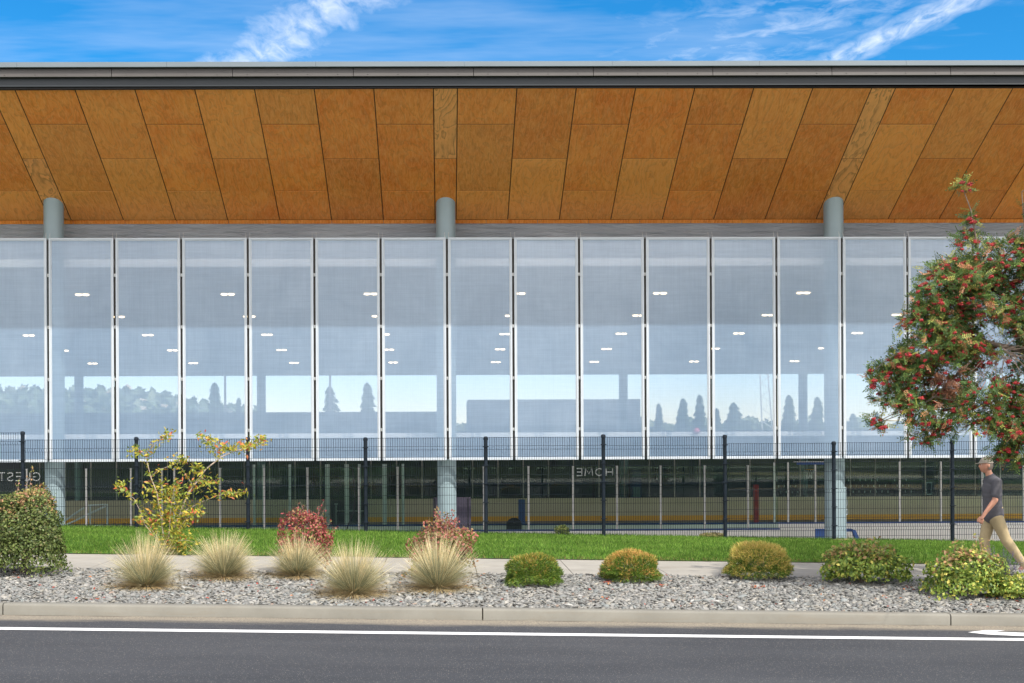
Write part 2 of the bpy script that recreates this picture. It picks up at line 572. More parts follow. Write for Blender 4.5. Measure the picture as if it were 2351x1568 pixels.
M['blue_pad'] = mat_plain('blue_vinyl_pad', (0.02, 0.07, 0.24), 0.5, 0, 0.1, 3)
M['red_pad'] = mat_plain('red_vinyl_pad', (0.42, 0.03, 0.025), 0.5, 0, 0.15, 3)
M['dark_mat'] = mat_plain('dark_purple_mat', (0.07, 0.06, 0.095), 0.7, 0, 0.15, 3)
M['grey_mat'] = mat_plain('charcoal_mat', (0.06, 0.065, 0.06), 0.7, 0, 0.2, 3)
M['rubber'] = mat_plain('black_rubber', (0.015, 0.015, 0.016), 0.6, 0, 0.2, 3)
M['fence'] = mat_plain('navy_powder_coat', (0.007, 0.013, 0.022), 0.6, 0, 0.15, 3, spec=0.2)
M['letter'] = mat_plain('frosted_letter', (0.80, 0.83, 0.82), 0.6, 0, 0.05, 5)
M['bark'] = mat_plain('grey_brown_bark', (0.22, 0.17, 0.14), 0.85, 0, 0.3, 14, 0.5, stretch=(1, 1, 0.3))
M['pale_bark'] = mat_plain('pale_twig_bark', (0.42, 0.34, 0.28), 0.8, 0, 0.2, 14)
M['pink'] = mat_plain('pink_ball', (0.75, 0.16, 0.28), 0.4, 0, 0.08, 6)
M['yellow_paint'] = mat_plain('pale_yellow_paint', (0.75, 0.68, 0.32), 0.5)
M['dark_twig'] = mat_plain('dark_twig', (0.10, 0.07, 0.055), 0.85, 0, 0.2, 14)

# wrinkled grey membrane above the screens
m, t = newmat('grey_membrane')
oc = t.node('ShaderNodeTexCoord').outputs['Object']
wr = t.noise(t.mapping(oc, (0.8, 3, 7.0)), 1.6, 6, 0.6, 0.5)
c = t.ramp(t.noise(oc, 0.5, 4), [(0.3, (0.25, 0.27, 0.30)), (0.7, (0.34, 0.36, 0.39))])
principled(t, c, 0.6, 0, 0.3, bump(t, wr, 0.9, 0.12))
M['membrane'] = m

# open-weave white screen fabric
m, t = newmat('woven_screen')
oc = t.node('ShaderNodeTexCoord').outputs['Object']
sep = t.node('ShaderNodeSeparateXYZ', ins={0: oc})
wx = t.math('SINE', t.math('MULTIPLY', sep.outputs[0], 2 * pi / 0.045))
wz = t.math('SINE', t.math('MULTIPLY', sep.outputs[2], 2 * pi / 0.045))
yarn = t.noise(t.mapping(oc, (30, 1, 1.2)), 1.0, 4, 0.7)
yarn2 = t.noise(t.mapping(oc, (1.2, 1, 30)), 1.0, 4, 0.7)
slub = t.noise(oc, 0.7, 4, 0.6, 0.8)
op = t.math('ADD', SCREEN_OPACITY if 'SCREEN_OPACITY' in globals() else 0.62,
            t.math('ADD', t.math('MULTIPLY', t.math('ADD', wx, wz), 0.006), t.math('MULTIPLY', t.math('SUBTRACT', slub, 0.5), 0.10)))
op = t.math('ADD', op, t.math('MULTIPLY', t.math('SUBTRACT', t.math('ADD', yarn, yarn2), 1.0), 0.16), clamp=True)
c = t.ramp(slub, [(0.3, (0.21, 0.37, 0.61)), (0.7, (0.27, 0.43, 0.67))])
ori = t.node('ShaderNodeObjectInfo').outputs['Random']
c = t.mix(1.0, c, t.ramp(ori, [(0.0, (0.90, 0.93, 0.95)), (1.0, (1.10, 1.06, 1.04))]), 'MULTIPLY')
df = t.node('ShaderNodeBsdfDiffuse', ins={'Color': c})
tl = t.node('ShaderNodeBsdfTranslucent', ins={'Color': c})
gl = t.node('ShaderNodeBsdfGlossy', ins={'Color': (0.8, 0.85, 0.9, 1), 'Roughness': 0.32})
s1 = t.node('ShaderNodeMixShader', ins={0: 0.30, 1: df.outputs[0], 2: tl.outputs[0]})
s2 = t.node('ShaderNodeMixShader', ins={0: 0.25, 1: s1.outputs[0], 2: gl.outputs[0]})
tp = t.node('ShaderNodeBsdfTransparent')
s3 = t.node('ShaderNodeMixShader', ins={0: op, 1: tp.outputs[0], 2: s2.outputs[0]})
t.l.new(s3.outputs[0], t.out.inputs['Surface'])
M['screen'] = m

# clear rink glass: fresnel reflection over plain transparency
m, t = newmat('rink_glass')
lw = t.node('ShaderNodeFresnel', ins={'IOR': 1.5})
gl = t.node('ShaderNodeBsdfGlossy', ins={'Color': (0.85, 0.9, 0.87, 1), 'Roughness': 0.02})
tp = t.node('ShaderNodeBsdfTransparent', ins={'Color': (0.84, 0.92, 0.88, 1)})
fx = t.math('MULTIPLY', lw.outputs[0], 0.8, clamp=True)
s = t.node('ShaderNodeMixShader', ins={0: fx, 1: tp.outputs[0], 2: gl.outputs[0]})
t.l.new(s.outputs[0], t.out.inputs['Surface'])
M['glass'] = m

m, t = newmat('lamp_glow')
e = t.node('ShaderNodeEmission', ins={'Color': (1.0, 0.78, 0.48, 1), 'Strength': 3.0})
t.l.new(e.outputs[0], t.out.inputs['Surface'])
M['lamp'] = m


# ------------------------------------------------------------------ ground
KERB_Y0, KERB_Y1, SW_Y0, SW_Y1, LAWN_Y1 = 15.78, 15.98, 19.45, 21.8, 27.45
_py = [-60, 15.7, 15.78, 15.98, 16.0, 19.45, 21.8, 24.5, 27.45]
_pz = [-0.24, -0.24, -0.10, -0.10, -0.12, -0.01, 0.01, 0.08, 0.075]


def prof(Y):
    return float(np.interp(Y, _py, _pz))


def slope(Y):
    return float(np.interp(Y, [16, 22, 27], [0.018, 0.018, 0.0225]))


def gz(X, Y):
    return prof(Y) - slope(Y) * X


def GP(px, py, y0=16.0, y1=27.4):
    """ground point seen at a pixel"""
    lo, hi = 8.0, 27.4
    for _ in range(40):
        mid = (lo + hi) / 2
        p = PY(px, py, mid)
        if p.z > gz(p.x, mid): lo = mid
        else: hi = mid
    p = PY(px, py, (lo + hi) / 2)
    return Vector((p.x, p.y, gz(p.x, p.y)))


def strip(name, ys, mat, x0=-60.0, x1=60.0, nx=60, zoff=0.0, zf=None, kind=True):
    xs = np.linspace(x0, x1, nx + 1)
    V = [(x, y, (zf or gz)(x, y) + zoff) for y in ys for x in xs]
    m_ = nx + 1
    Fc = [(j * m_ + i, j * m_ + i + 1, (j + 1) * m_ + i + 1, (j + 1) * m_ + i) for j in range(len(ys) - 1) for i in range(nx)]
    o = npobj(name, V, Fc, mat)
    if kind: structure(o)
    return o


GX = 45.0
RINK_Z = -1.60
road = strip('road', [-4.0, 2, 8, 12, 15.0, 15.80], M['asphalt'], zf=lambda x, y: -0.24 - 0.018 * x)
line = strip('road_line', [14.50, 14.70], M['road_paint'], zf=lambda x, y: -0.236 - 0.018 * x)
# white arrow painted in the narrow lane beside the kerb
mb = MB()
pts = [(2222, 1451.5), (2262, 1446.5), (2308, 1446.8), (2284, 1450.2), (2420, 1455), (2420, 1462), (2330, 1459.5), (2268, 1456.5)]
vs = []
for p in pts:
    Yl, Yh = 10.0, 15.7
    for _ in range(30):
        ym = (Yl + Yh) / 2
        q = PY(p[0], p[1], ym)
        if q.z > -0.236 - 0.018 * q.x: Yl = ym
        else: Yh = ym
    vs.append((q.x, ym, -0.236 - 0.018 * q.x))
mb.add(vs, [tuple(range(len(vs)))])
structure(mb.build('road_arrow', M['road_paint']))

# kerb, cast in long lengths with open joints
jx = [PY(8, 1400, 15.8).x, PY(1108, 1400, 15.8).x, PY(2181, 1420, 15.8).x]
L = jx[1] - jx[0]
edges = [jx[0] - 3 * L, jx[0] - 2 * L, jx[0] - L] + jx + [jx[2] + L, jx[2] + 2 * L, jx[2] + 3 * L]
mb = MB()
for a, b in zip(edges[:-1], edges[1:]):
    a2, b2 = a + 0.008, b - 0.008
    n = 12
    ring = [(15.775, -0.34), (15.775, -0.128), (15.79, -0.106), (15.815, -0.098), (15.96, -0.098), (15.98, -0.108), (15.98, -0.34)]
    vs = []
    for i in range(n + 1):
        x = a2 + (b2 - a2) * i / n
        wob = 0.004 * sin(x * 1.7)
        vs += [(x, y + wob, z - 0.018 * x) for y, z in ring]
    k = len(ring)
    fs = [(i * k + j, i * k + j + 1, (i + 1) * k + j + 1, (i + 1) * k + j) for i in range(n) for j in range(k - 1)]
    fs += [tuple(range(k)), tuple(n * k + j for j in range(k - 1, -1, -1))]
    mb.add(vs, fs)
structure(mb.build('kerb', M['kerb'], smooth=True, angle=50))
strip('gravel_bed', [15.965, 16.0, 17, 18, 19.0, SW_Y0 + 0.02], M['gravel_soil'], nx=80, zoff=-0.012)
# sidewalk slabs with joints
mb = MB()
x = -40.0
while x < 40:
    x2 = x + 1.5
    vs = []
    for (yy) in (SW_Y0, SW_Y1):
        for xx in (x + 0.006, x2 - 0.006):
            vs.append((xx, yy, gz(xx, yy)))
    low = [(a, b, c - 0.12) for a, b, c in vs]
    mb.add(vs + low, [(0, 1, 3, 2), (0, 4, 5, 1), (2, 3, 7, 6), (1, 5, 7, 3), (0, 2, 6, 4)])
    x = x2
structure(mb.build('sidewalk', M['sidewalk']))
strip('sidewalk_base', [SW_Y0 - 0.05, SW_Y1 + 0.05], M['gravel_soil'], zoff=-0.03)


def lawn_z(x, y):
    return gz(x, y)


strip('lawn', list(np.linspace(SW_Y1 + 0.01, LAWN_Y1, 9)), M['lawn'], nx=90, zoff=0.012)
# retaining edge, rink apron and the land beyond
mb = MB()
mb.add([(-60, LAWN_Y1, gz(-60, LAWN_Y1) + 0.01), (60, LAWN_Y1, gz(60, LAWN_Y1) + 0.01), (60, LAWN_Y1 + 0.15, gz(60, LAWN_Y1)),
        (-60, LAWN_Y1 + 0.15, gz(-60, LAWN_Y1)), (-60, LAWN_Y1 + 0.15, RINK_Z - 1.2), (60, LAWN_Y1 + 0.15, RINK_Z - 1.2)],
       [(0, 1, 2, 3), (3, 2, 5, 4)])
structure(mb.build('retaining_edge', M['concrete']))
mb = MB()
mb.add([(-60, LAWN_Y1 + 0.1, RINK_Z), (60, LAWN_Y1 + 0.1, RINK_Z), (60, 75, RINK_Z), (-60, 75, RINK_Z)], [(0, 1, 2, 3)])
structure(mb.build('rink_floor', M['rink_floor']))
mb = MB()
mb.add([(-900, 75, RINK_Z), (900, 75, RINK_Z), (900, 1500, RINK_Z), (-900, 1500, RINK_Z)], [(0, 1, 2, 3)])
structure(mb.build('far_ground', M['rough_ground']))
# ground beside and behind the camera: far kerb, pale forecourt added to bounce light, then a grass bank that the rink glass mirrors
mb = MB()
mb.box(-60, 60, -4.2, -4.0, -0.5, -0.10)
structure(mb.build('far_kerb', M['kerb']))
mb = MB()
mb.add([(-90, -14, -0.11), (90, -14, -0.11), (90, -4.2, -0.11), (-90, -4.2, -0.11)], [(0, 1, 2, 3)])
structure(mb.build('bounce_forecourt', M['bounce_concrete']))
mb = MB()
ys = [-14, -16, -18, -22, -30, -60, -500]; zs = [-0.1, 0.1, 0.5, 1.2, 1.8, 2.5, 6]
vs = []
for y, z in zip(ys, zs):
    vs += [(-500, y, z), (500, y, z)]
mb.add(vs, [(2 * i, 2 * i + 1, 2 * i + 3, 2 * i + 2) for i in range(len(ys) - 1)])
structure(mb.build('grass_bank', M['rough_ground']))
mb = MB()
for sgn in (-1, 1):
    mb.add([(sgn * 60, -500, -1.65), (sgn * 900, -500, -1.65), (sgn * 900, 75.5, -1.65), (sgn * 60, 75.5, -1.65)], [(0, 1, 2, 3)])
structure(mb.build('side_ground', M['rough_ground']))

# pebbles
def pebbles():
    rng = np.random.default_rng(3)
    bv, bf = ico(1)
    lv, lf = ico(0)
    out_v, out_f, out_c = [], [], []
    base = 0
    pal = 0.66 * np.array([[0.31, 0.30, 0.285], [0.25, 0.25, 0.24], [0.40, 0.38, 0.35], [0.18, 0.19, 0.19], [0.52, 0.48, 0.42],
                    [0.44, 0.40, 0.33], [0.27, 0.30, 0.30], [0.60, 0.58, 0.55], [0.40, 0.26, 0.19], [0.33, 0.33, 0.31]])
    wts = np.array([.2, .17, .16, .12, .06, .06, .1, .015, .010, .05]); wts /= wts.sum()
    pal = pal.mean(0) * 0.93 + 0.62 * (pal - pal.mean(0))
    pal = pal * np.array([0.93, 0.97, 1.0])
    def lay(n, rmin, rmax, v0, f0, y0, y1, lift):
        nonlocal base
        y = rng.uniform(y0, y1, n)
        x = rng.uniform(-0.42, 0.52, n) * y * 1.02
        r = rng.uniform(rmin, rmax, n)
        z = np.interp(y, _py, _pz) - 0.018 * x - 0.01
        sx_, sy_, sz_ = r * rng.uniform(0.9, 1.6, n), r * rng.uniform(0.6, 1.0, n), r * rng.uniform(0.18, 0.42, n)
        yaw = rng.uniform(0, 2 * pi, n); ti = rng.normal(0, 0.34, n); tj = rng.normal(0, 0.34, n)
        P_ = v0[None] * np.stack([sx_, sy_, sz_], 1)[:, None]
        P_ = P_ * (1 + rng.normal(0, 0.08, (n, len(v0), 1)) * 1.4)
        c_, s_ = np.cos(ti)[:, None], np.sin(ti)[:, None]
        X, Y, Z = P_[..., 0], P_[..., 1] * c_ - P_[..., 2] * s_, P_[..., 1] * s_ + P_[..., 2] * c_
        c_, s_ = np.cos(tj)[:, None], np.sin(tj)[:, None]
        X, Z = X * c_ + Z * s_, -X * s_ + Z * c_
        c_, s_ = np.cos(yaw)[:, None], np.sin(yaw)[:, None]
        X, Y = X * c_ - Y * s_, X * s_ + Y * c_
        W = np.stack([X + x[:, None], Y + y[:, None], Z + (z + lift * r)[:, None]], -1)
        out_v.append(W.reshape(-1, 3))
        out_f.append((f0[None] + (np.arange(n) * len(v0))[:, None, None] + base).reshape(-1, 3))
        base += n * len(v0)
        cc = pal[rng.choice(len(pal), n, p=wts)] * rng.uniform(0.8, 1.2, (n, 1))
        out_c.append(np.repeat(cc, len(v0), 0))
    lay(48000, 0.012, 0.027, lv, lf, 16.0, 19.42, 0.2)
    lay(17000, 0.024, 0.040, lv, lf, 16.03, 19.40, 0.5)
    lay(1500, 0.038, 0.056, bv, bf, 16.08, 19.35, 0.4)
    o = npobj('river_pebbles', np.concatenate(out_v), np.concatenate(out_f), M['stone'], None, np.concatenate(out_c), False)
    return tag(o, 'loose grey and tan river pebbles covering the planting bed behind the kerb', 'gravel', kind='stuff')
pebbles()


# leaf and blade clouds ------------------------------------------------------
def unit(v):
    return v / np.maximum(np.linalg.norm(v, axis=1, keepdims=True), 1e-9)


def leafcloud(C, D, N, L, W, cols, fold=0.25):
    """C centres, D direction along leaf, N leaf normal; returns V, F, col"""
    n = len(C)
    D = unit(D); S = unit(np.cross(N, D)); N2 = np.cross(D, S)
    L = np.broadcast_to(L, n)[:, None]; W = np.broadcast_to(W, n)[:, None]
    p0 = C - D * L * 0.5
    p1 = C + S * W * 0.5 + N2 * W * fold - D * L * 0.05
    p2 = C + D * L * 0.5
    p3 = C - S * W * 0.5 + N2 * W * fold - D * L * 0.05
    V = np.stack([p0, p1, p2, p3], 1).reshape(-1, 3)
    i = np.arange(n)[:, None] * 4
    Fc = np.concatenate([i + np.array([[0, 1, 2]]), i + np.array([[0, 2, 3]])], 0)
    return V, Fc, np.repeat(cols, 4, 0)


def pick(rng, pal, n, w=None, jit=0.18):
    pal = np.array(pal, float)
    if w is not None: w = np.array(w, float) / sum(w)
    return pal[rng.choice(len(pal), n, p=w)] * (1 + rng.uniform(-jit, jit, (n, 1)))


def blades(rng, C, H, lean, Wd, cols, seg=3, droop=0.0, tips=None):
    """curved ribbons. C base points, H length, lean = xy vectors (length = how far the tip leans), droop pulls tips down"""
    n = len(C)
    th = rng.uniform(0, 2 * pi, n)
    side = np.stack([np.cos(th), np.sin(th), np.zeros(n)], 1)
    V = np.zeros((n, (seg + 1) * 2, 3))
    H = np.broadcast_to(H, n); Wd = np.broadcast_to(Wd, n)
    ll = np.linalg.norm(lean, axis=1)
    for s in range(seg + 1):
        f = s / seg
        p = C.copy()
        p[:, :2] += lean * (f ** 1.25)[None] if False else lean * (f ** 1.25)
        up = np.sqrt(np.maximum(H ** 2 - ll ** 2, (0.15 * H) ** 2))
        p[:, 2] += up * f - droop * ll * f ** 2.5
        wv = side * (Wd * (1 - f) ** 0.6 * 0.5 + 0.0004)[:, None]
        V[:, s * 2] = p - wv
        V[:, s * 2 + 1] = p + wv
    i = (np.arange(n) * (seg + 1) * 2)[:, None]
    Fc = np.concatenate([i + np.array([[2 * s, 2 * s + 1, 2 * s + 3, 2 * s + 2]]) for s in range(seg)], 0)
    cc = np.repeat(cols, (seg + 1) * 2, 0)
    if tips is not None:
        ft = np.tile(np.repeat(np.linspace(0, 1, seg + 1), 2), n)[:, None] ** 2.2
        cc = cc * (1 - ft) + np.repeat(tips, (seg + 1) * 2, 0) * ft
    return V.reshape(-1, 3), Fc, cc


def lawn_blades():
    rng = np.random.default_rng(11)
    n = 190000
    y = SW_Y1 + (LAWN_Y1 - SW_Y1) * rng.random(n)
    x = rng.uniform(-0.42, 0.52, n) * y * 1.02
    # tufty, worn fringe at the pavement edge
    edge = SW_Y1 - 0.02 + 0.05 * np.sin(x * 3.1) * np.sin(x * 7.7 + 1)
    y = np.maximum(y, edge)
    z = np.interp(y, _py, _pz) - np.interp(y, [16, 22, 27], [0.018, 0.018, 0.0225]) * x + 0.01
    H = rng.uniform(0.035, 0.075, n)
    a = rng.uniform(0, 2 * pi, n)
    lean = np.stack([np.cos(a), np.sin(a)], 1) * (H * rng.uniform(0.1, 0.75, n))[:, None]
    patchv = 0.5 + 0.5 * np.sin(x * 1.3 + 2 * np.sin(y * 1.9)) * np.sin(y * 2.3 + x * 0.4)
    cols = pick(rng, [(0.11, 0.22, 0.03), (0.15, 0.28, 0.04), (0.08, 0.17, 0.025), (0.21, 0.32, 0.07), (0.055, 0.11, 0.02)], n)
    cols *= (0.84 + 0.28 * patchv)[:, None]
    dry = (y < SW_Y1 + 0.16) & (rng.random(n) < 0.35)
    cols[dry] = np.array([0.22, 0.19, 0.07])
    V, Fc, cc = blades(rng, np.stack([x, y, z], 1), H, lean, 0.010, cols, 2)
    o = npobj('lawn_grass', V, Fc, M['turf'], None, cc)
    tag(o, 'short bright green mown grass between the pavement and the wire fence', 'grass', kind='stuff')
lawn_blades()

# ------------------------------------------------------------------ building
PITCH = 1.524
BAY = 9.144
YO, YI = 26.0, 30.0                     # outer and inner edge of the sloping soffit
ZO, ZI = CAMZ + 7.51, CAMZ + 5.47
YCOL, RCOL = 29.43, 0.228
YSC = 28.9                              # plane of the screens
XCOL = PY(1025, 900, YCOL).x
XW0, XW1 = -21.0, 24.5                  # the stretch of building that is modelled


def soff(Y):
    return ZO + (ZI - ZO) * (Y - YO) / (YI - YO)


hall = thing('skating_hall', 'long open-sided ice rink hall with a plywood soffit, grey columns and white screens', 'building', (XCOL, YCOL, RINK_Z))

# soffit sheets
mb = MB()
rng = np.random.default_rng(21)
nrm = Vector((0, (ZO - ZI), (YI - YO) * 1.0)).normalized()


def sheet(x0, x1, ya, yb, bare=False, dark=None):
    g = 0.011
    x0 += g; x1 -= g; ya += g * 0.9; yb -= g * 0.9
    t = 0.02
    c = (float(rng.uniform(0.1, 1.0)) if dark is None else dark, float(rng.random()), 1.0 if bare else 0.0)
    vs = []
    for (xx, yy) in ((x0, ya), (x1, ya), (x1, yb), (x0, yb)):
        vs.append((xx, yy, soff(yy)))
    up = [(a, b, z + t) for a, b, z in vs]
    mb.add(vs + up, [(0, 3, 2, 1), (4, 5, 6, 7), (0, 1, 5, 4), (1, 2, 6, 5), (2, 3, 7, 6), (3, 0, 4, 7)], c)


sw = (BAY - 0.50) / 7
b = -3
while XCOL + b * BAY < XW1 + BAY:
    xs = XCOL + b * BAY
    sheet(xs - 0.25, xs + 0.25, 26.02, 28.0, bare=(b in (0, 1)), dark=0.75)
    sheet(xs - 0.25, xs + 0.25, 28.0, 29.96, bare=(b in (-1, 1)), dark=0.7)
    for i in range(7):
        a = xs + 0.25 + i * sw
        typeA = (i % 2 == 0)
        if typeA:
            sheet(a, a + sw, 26.02, 27.0); sheet(a, a + sw, 27.0, 29.0); sheet(a, a + sw, 29.0, 29.96)
        else:
            sheet(a, a + sw, 26.02, 28.0); sheet(a, a + sw, 28.0, 29.96)
    b += 1
soffit = mb.build('soffit', M['ply'], hall, col=True)
mb = MB()
mb.xprism([(YO - 0.02, soff(YO) + 0.013), (YI, soff(YI) + 0.013), (YI, soff(YI) + 0.09), (YO - 0.02, soff(YO) + 0.09)], XW0 - 8, XW1 + 8)
mb.build('soffit_backing', M['joint'], soffit)
# turned-down lip at the inner edge
mb = MB()
x = XW0 - 5
while x < XW1 + 8:
    mb.xprism([(29.965, soff(29.97) - 0.002), (30.02, soff(30.0) - 0.06), (30.06, soff(30.0) - 0.055), (30.02, soff(29.97) + 0.05)], x + 0.006, x + 1.2286 - 0.006, (0.0, 0.3, 0.0))
    x += 1.2286
mb.build('soffit_lip', M['ply'], hall, col=True)

# fascia
zc = CAMZ
ROOFTILT = 0.0028


def xshear(mbx):
    """the eave climbs very slightly to the right, as on the photo"""
    mbx.v = [(a, b_, c_ + ROOFTILT * a) for a, b_, c_ in mbx.v]
    return mbx


mb = MB()
for a in np.arange(XW0 - 6, XW1 + 8, 3.05):
    mb.xprism([(25.80, zc + 7.885), (25.80, zc + 7.985), (25.83, zc + 7.995), (26.6, zc + 8.02), (26.6, zc + 7.98), (25.85, zc + 7.93), (25.85, zc + 7.88)], a + 0.002, a + 3.048)
xshear(mb).build('roof_cap', M['cap_metal'], hall)
mb = MB()
jo = PY(1087, 170, 25.95).x
for k in range(-9, 12):
    a = jo + k * 2.478
    mb.xprism([(25.865, zc + 7.705), (25.885, zc + 7.875), (26.0, zc + 7.875), (26.0, zc + 7.705)], a + 0.006, a + 2.472)
    for j in range(4):
        xx = a + 0.30 + j * 0.62
        mb.ball((xx, 25.866, zc + 7.745), (0.012, 0.008, 0.012), 0)
xshear(mb).build('fascia_panel', M['fascia_metal'], hall)
mb = MB()
mb.box(XW0 - 6, XW1 + 8, 25.96, 26.2, zc + 7.545, zc + 7.70)
mb.box(XW0 - 6, XW1 + 8, 25.94, 25.96, zc + 7.525, zc + 7.55)
xshear(mb).build('lower_fascia', M['slate_metal'], hall)
mb = MB()
mb.box(XW0 - 6, XW1 + 8, 25.98, 26.2, zc + 7.49, zc + 7.545)
mb.box(XW0 - 6, XW1 + 8, 26.01, 26.2, zc + 7.70, zc + 7.97)
xshear(mb).build('fascia_shadow_gap', M['black'], hall)
# roof deck above everything
mb = MB()
mb.xprism([(26.06, zc + 7.70), (30, zc + 5.72), (63.9, zc + 3.98), (63.9, zc + 4.6), (45, zc + 8.2), (26.25, zc + 8.0), (26.25, zc + 7.7)], XW0 - 14, XW1 + 14)
mb.build('roof', M['fascia_metal'], hall)
# interior ceiling and membrane band over the screens
def ceil_z(Y):
    return CAMZ + 5.64 - 0.0545 * (Y - 30)
mb = MB()
mb.xprism([(30.1, ceil_z(30.1)), (63.9, ceil_z(63.9)), (63.9, ceil_z(63.9) + 0.06), (30.1, ceil_z(30.1) + 0.06)], XW0 - 14, XW1 + 14)
mb.build('ceiling', M['ceiling'], hall)
mb = MB()
mb.box(XW0 - 8, XW1 + 8, 30.03, 30.09, CAMZ + 4.54, CAMZ + 5.50)
mb.build('membrane', M['membrane'], hall)
mb = MB()
mb.box(XW0 - 8, XW1 + 8, 29.90, 30.02, CAMZ + 4.37, CAMZ + 4.55)
mb.build('head_beam', M['white_paint'], hall)

# columns
cols = []
for k in range(-1, 3):
    xc = XCOL + k * BAY
    mb = MB()
    zt = soff(YCOL) + 0.16
    mb.lathe((xc, YCOL), [(RCOL, RINK_Z - 0.05), (RCOL, zt)], 40)
    mb.build('column', M['column'], hall, smooth=True, loc=(0, 0, 0))
    mb = MB()
XF = PY(1431, 900, 63.4).x
for k in range(-3, 4):
    mb = MB()
    mb.lathe((XF + (k) * BAY, 63.4), [(0.225, RINK_Z), (0.225, ceil_z(63.4))], 20)
    mb.build('column', M['column'], hall, smooth=True)
# short service box on the right column, seen just under the screens
mb = MB()
q = PY(1936, 1118, 29.3); q2 = PY(1943, 1222, 29.3)
mb.box(q.x - 0.12, q2.x, 29.28, 29.5, RINK_Z, q.z)
sb = mb.build('column_cover', M['column'], hall, bevel=0.01)
for (ya, yb) in ((1148, 1160), (1170, 1182)):
    mb = MB()
    a = PY(1944, ya, 29.27); c_ = PY(1950, yb, 29.27)
    mb.tube([(q2.x, 29.4, a.z), (c_.x, 29.4, a.z), (c_.x, 29.4, c_.z), (q2.x, 29.4, c_.z)], 0.008, 6)
    mb.build('handle', M['steel_frame'], sb)

# screens: frame, woven fabric, clips and the bronze posts between them
X0 = PY(1027, 800, YSC).x
ZT, ZB = CAMZ + 4.885, CAMZ - 0.245
GAP = 0.052


def screen_panel(xl, xr):
    fw = 0.040
    d0, d1 = YSC - 0.02, YSC + 0.025
    mb = MB()
    mb.box(xl, xl + fw, d0, d1, ZB, ZT)
    mb.box(xr - fw, xr, d0, d1, ZB, ZT)
    mb.box(xl + fw, xr - fw, d0 + 0.001, d1 - 0.001, ZT - fw, ZT)
    mb.box(xl + fw, xr - fw, d0 + 0.001, d1 - 0.001, ZB, ZB + fw)
    # raised inner bead that clamps the fabric
    g = 0.022
    mb.box(xl + fw, xl + fw + g, d0 + 0.012, d1 - 0.005, ZB + fw, ZT - fw)
    mb.box(xr - fw - g, xr - fw, d0 + 0.012, d1 - 0.005, ZB + fw, ZT - fw)
    mb.box(xl + fw + g, xr - fw - g, d0 + 0.013, d1 - 0.006, ZT - fw - g, ZT - fw)
    mb.box(xl + fw + g, xr - fw - g, d0 + 0.013, d1 - 0.006, ZB + fw, ZB + fw + g)
    fr = mb.build('screen_panel', M['steel_frame'], hall, bevel=0.004)
    mb = MB()
    e = 0.01
    n = 6
    vs, fs = [], []
    xa, xb, za, zb = xl + fw - e, xr - fw + e, ZB + fw - e, ZT - fw + e
    vs = [(xa, YSC + 0.004, za), (xb, YSC + 0.004, za), (xb, YSC + 0.004, zb), (xa, YSC + 0.004, zb)]
    mb.add(vs, [(0, 1, 2, 3)])
    mb.build('fabric', M['screen'], fr)
    for x in (xl + 0.02, xr - 0.02):
        mb = MB()
        mb.tube([(x, YSC + 0.01, ZT - 0.03), (x - 0.004, YSC + 0.03, ZT + 0.07), (x - 0.008, YSC + 0.05, ZT + 0.13)], 0.0055, 5)
        mb.build('hanger_wire', M['galv'], fr)
    return fr


k0, k1 = -7, 10
for k in range(k0, k1):
    xg = X0 + k * PITCH
    screen_panel(xg + GAP / 2, xg + PITCH - GAP / 2)
for k in range(k0, k1 + 1):
    xg = X0 + k * PITCH
    mb = MB()
    mb.box(xg - 0.03, xg + 0.03, YSC + 0.06, YSC + 0.14, ZB + 0.03, ZT - 0.02)
    post = mb.build('screen_post', M['mullion'], hall)
    for z in (ZT - 0.85, ZT - 2.04, ZT - 3.24, ZT - 4.42):
        mb = MB()
        mb.box(xg - 0.022, xg + 0.022, YSC + 0.0, YSC + 0.065, z - 0.035, z + 0.035)
        mb.box(xg - 0.010, xg + 0.010, YSC - 0.012, YSC + 0.003, z - 0.018, z + 0.018)
        mb.build('bracket', M['galv'], post)
# rails that carry the screens
mb = MB()
mb.box(XW0 - 4, XW1 + 4, 29.95, 30.05, CAMZ + 0.29, CAMZ + 0.40)
mb.build('lower_rail', M['white_paint'], hall, bevel=0.006)
mb = MB()
mb.box(XW0 - 4, XW1 + 4, 28.98, 29.06, ZT - 0.10, ZT - 0.04)
mb.box(XW0 - 4, XW1 + 4, 28.98, 29.06, ZB + 0.05, ZB + 0.10)
mb.build('carrier_rail', M['mullion'], hall)

# far side of the hall: dark wall with the view strip above, lighter block and stair end
mb = MB()
xe = PY(1017, 900, 63.9).x
mb.box(XW0 - 14, xe, 63.6, 63.9, RINK_Z, CAMZ + 1.93)
mb.box(xe, XW1 + 14, 63.6, 63.9, RINK_Z, CAMZ + 0.93)
fw_ = mb.build('far_wall', M['far_wall'], hall)
mb = MB()
a = PY(1074, 917, 66).x; b_ = PY(1470, 917, 66).x
mb.box(a, b_, 66, 70, RINK_Z, PY(1270, 917, 66).z)
mb.build('rear_block', M['far_wall'], hall)
mb = MB()
mb.box(XW0 - 14, XW1 + 14, 63.45, 63.59, RINK_Z, CAMZ - 0.1)
mb.build('back_glazing', M['back_wall'], hall)
mb = MB()
for a in np.arange(XW0 - 10, XW1 + 14, 2.44):
    mb.box(a - 0.03, a + 0.03, 63.40, 63.46, RINK_Z, CAMZ - 0.1)
mb.build('glazing_bars', M['mullion'], hall)

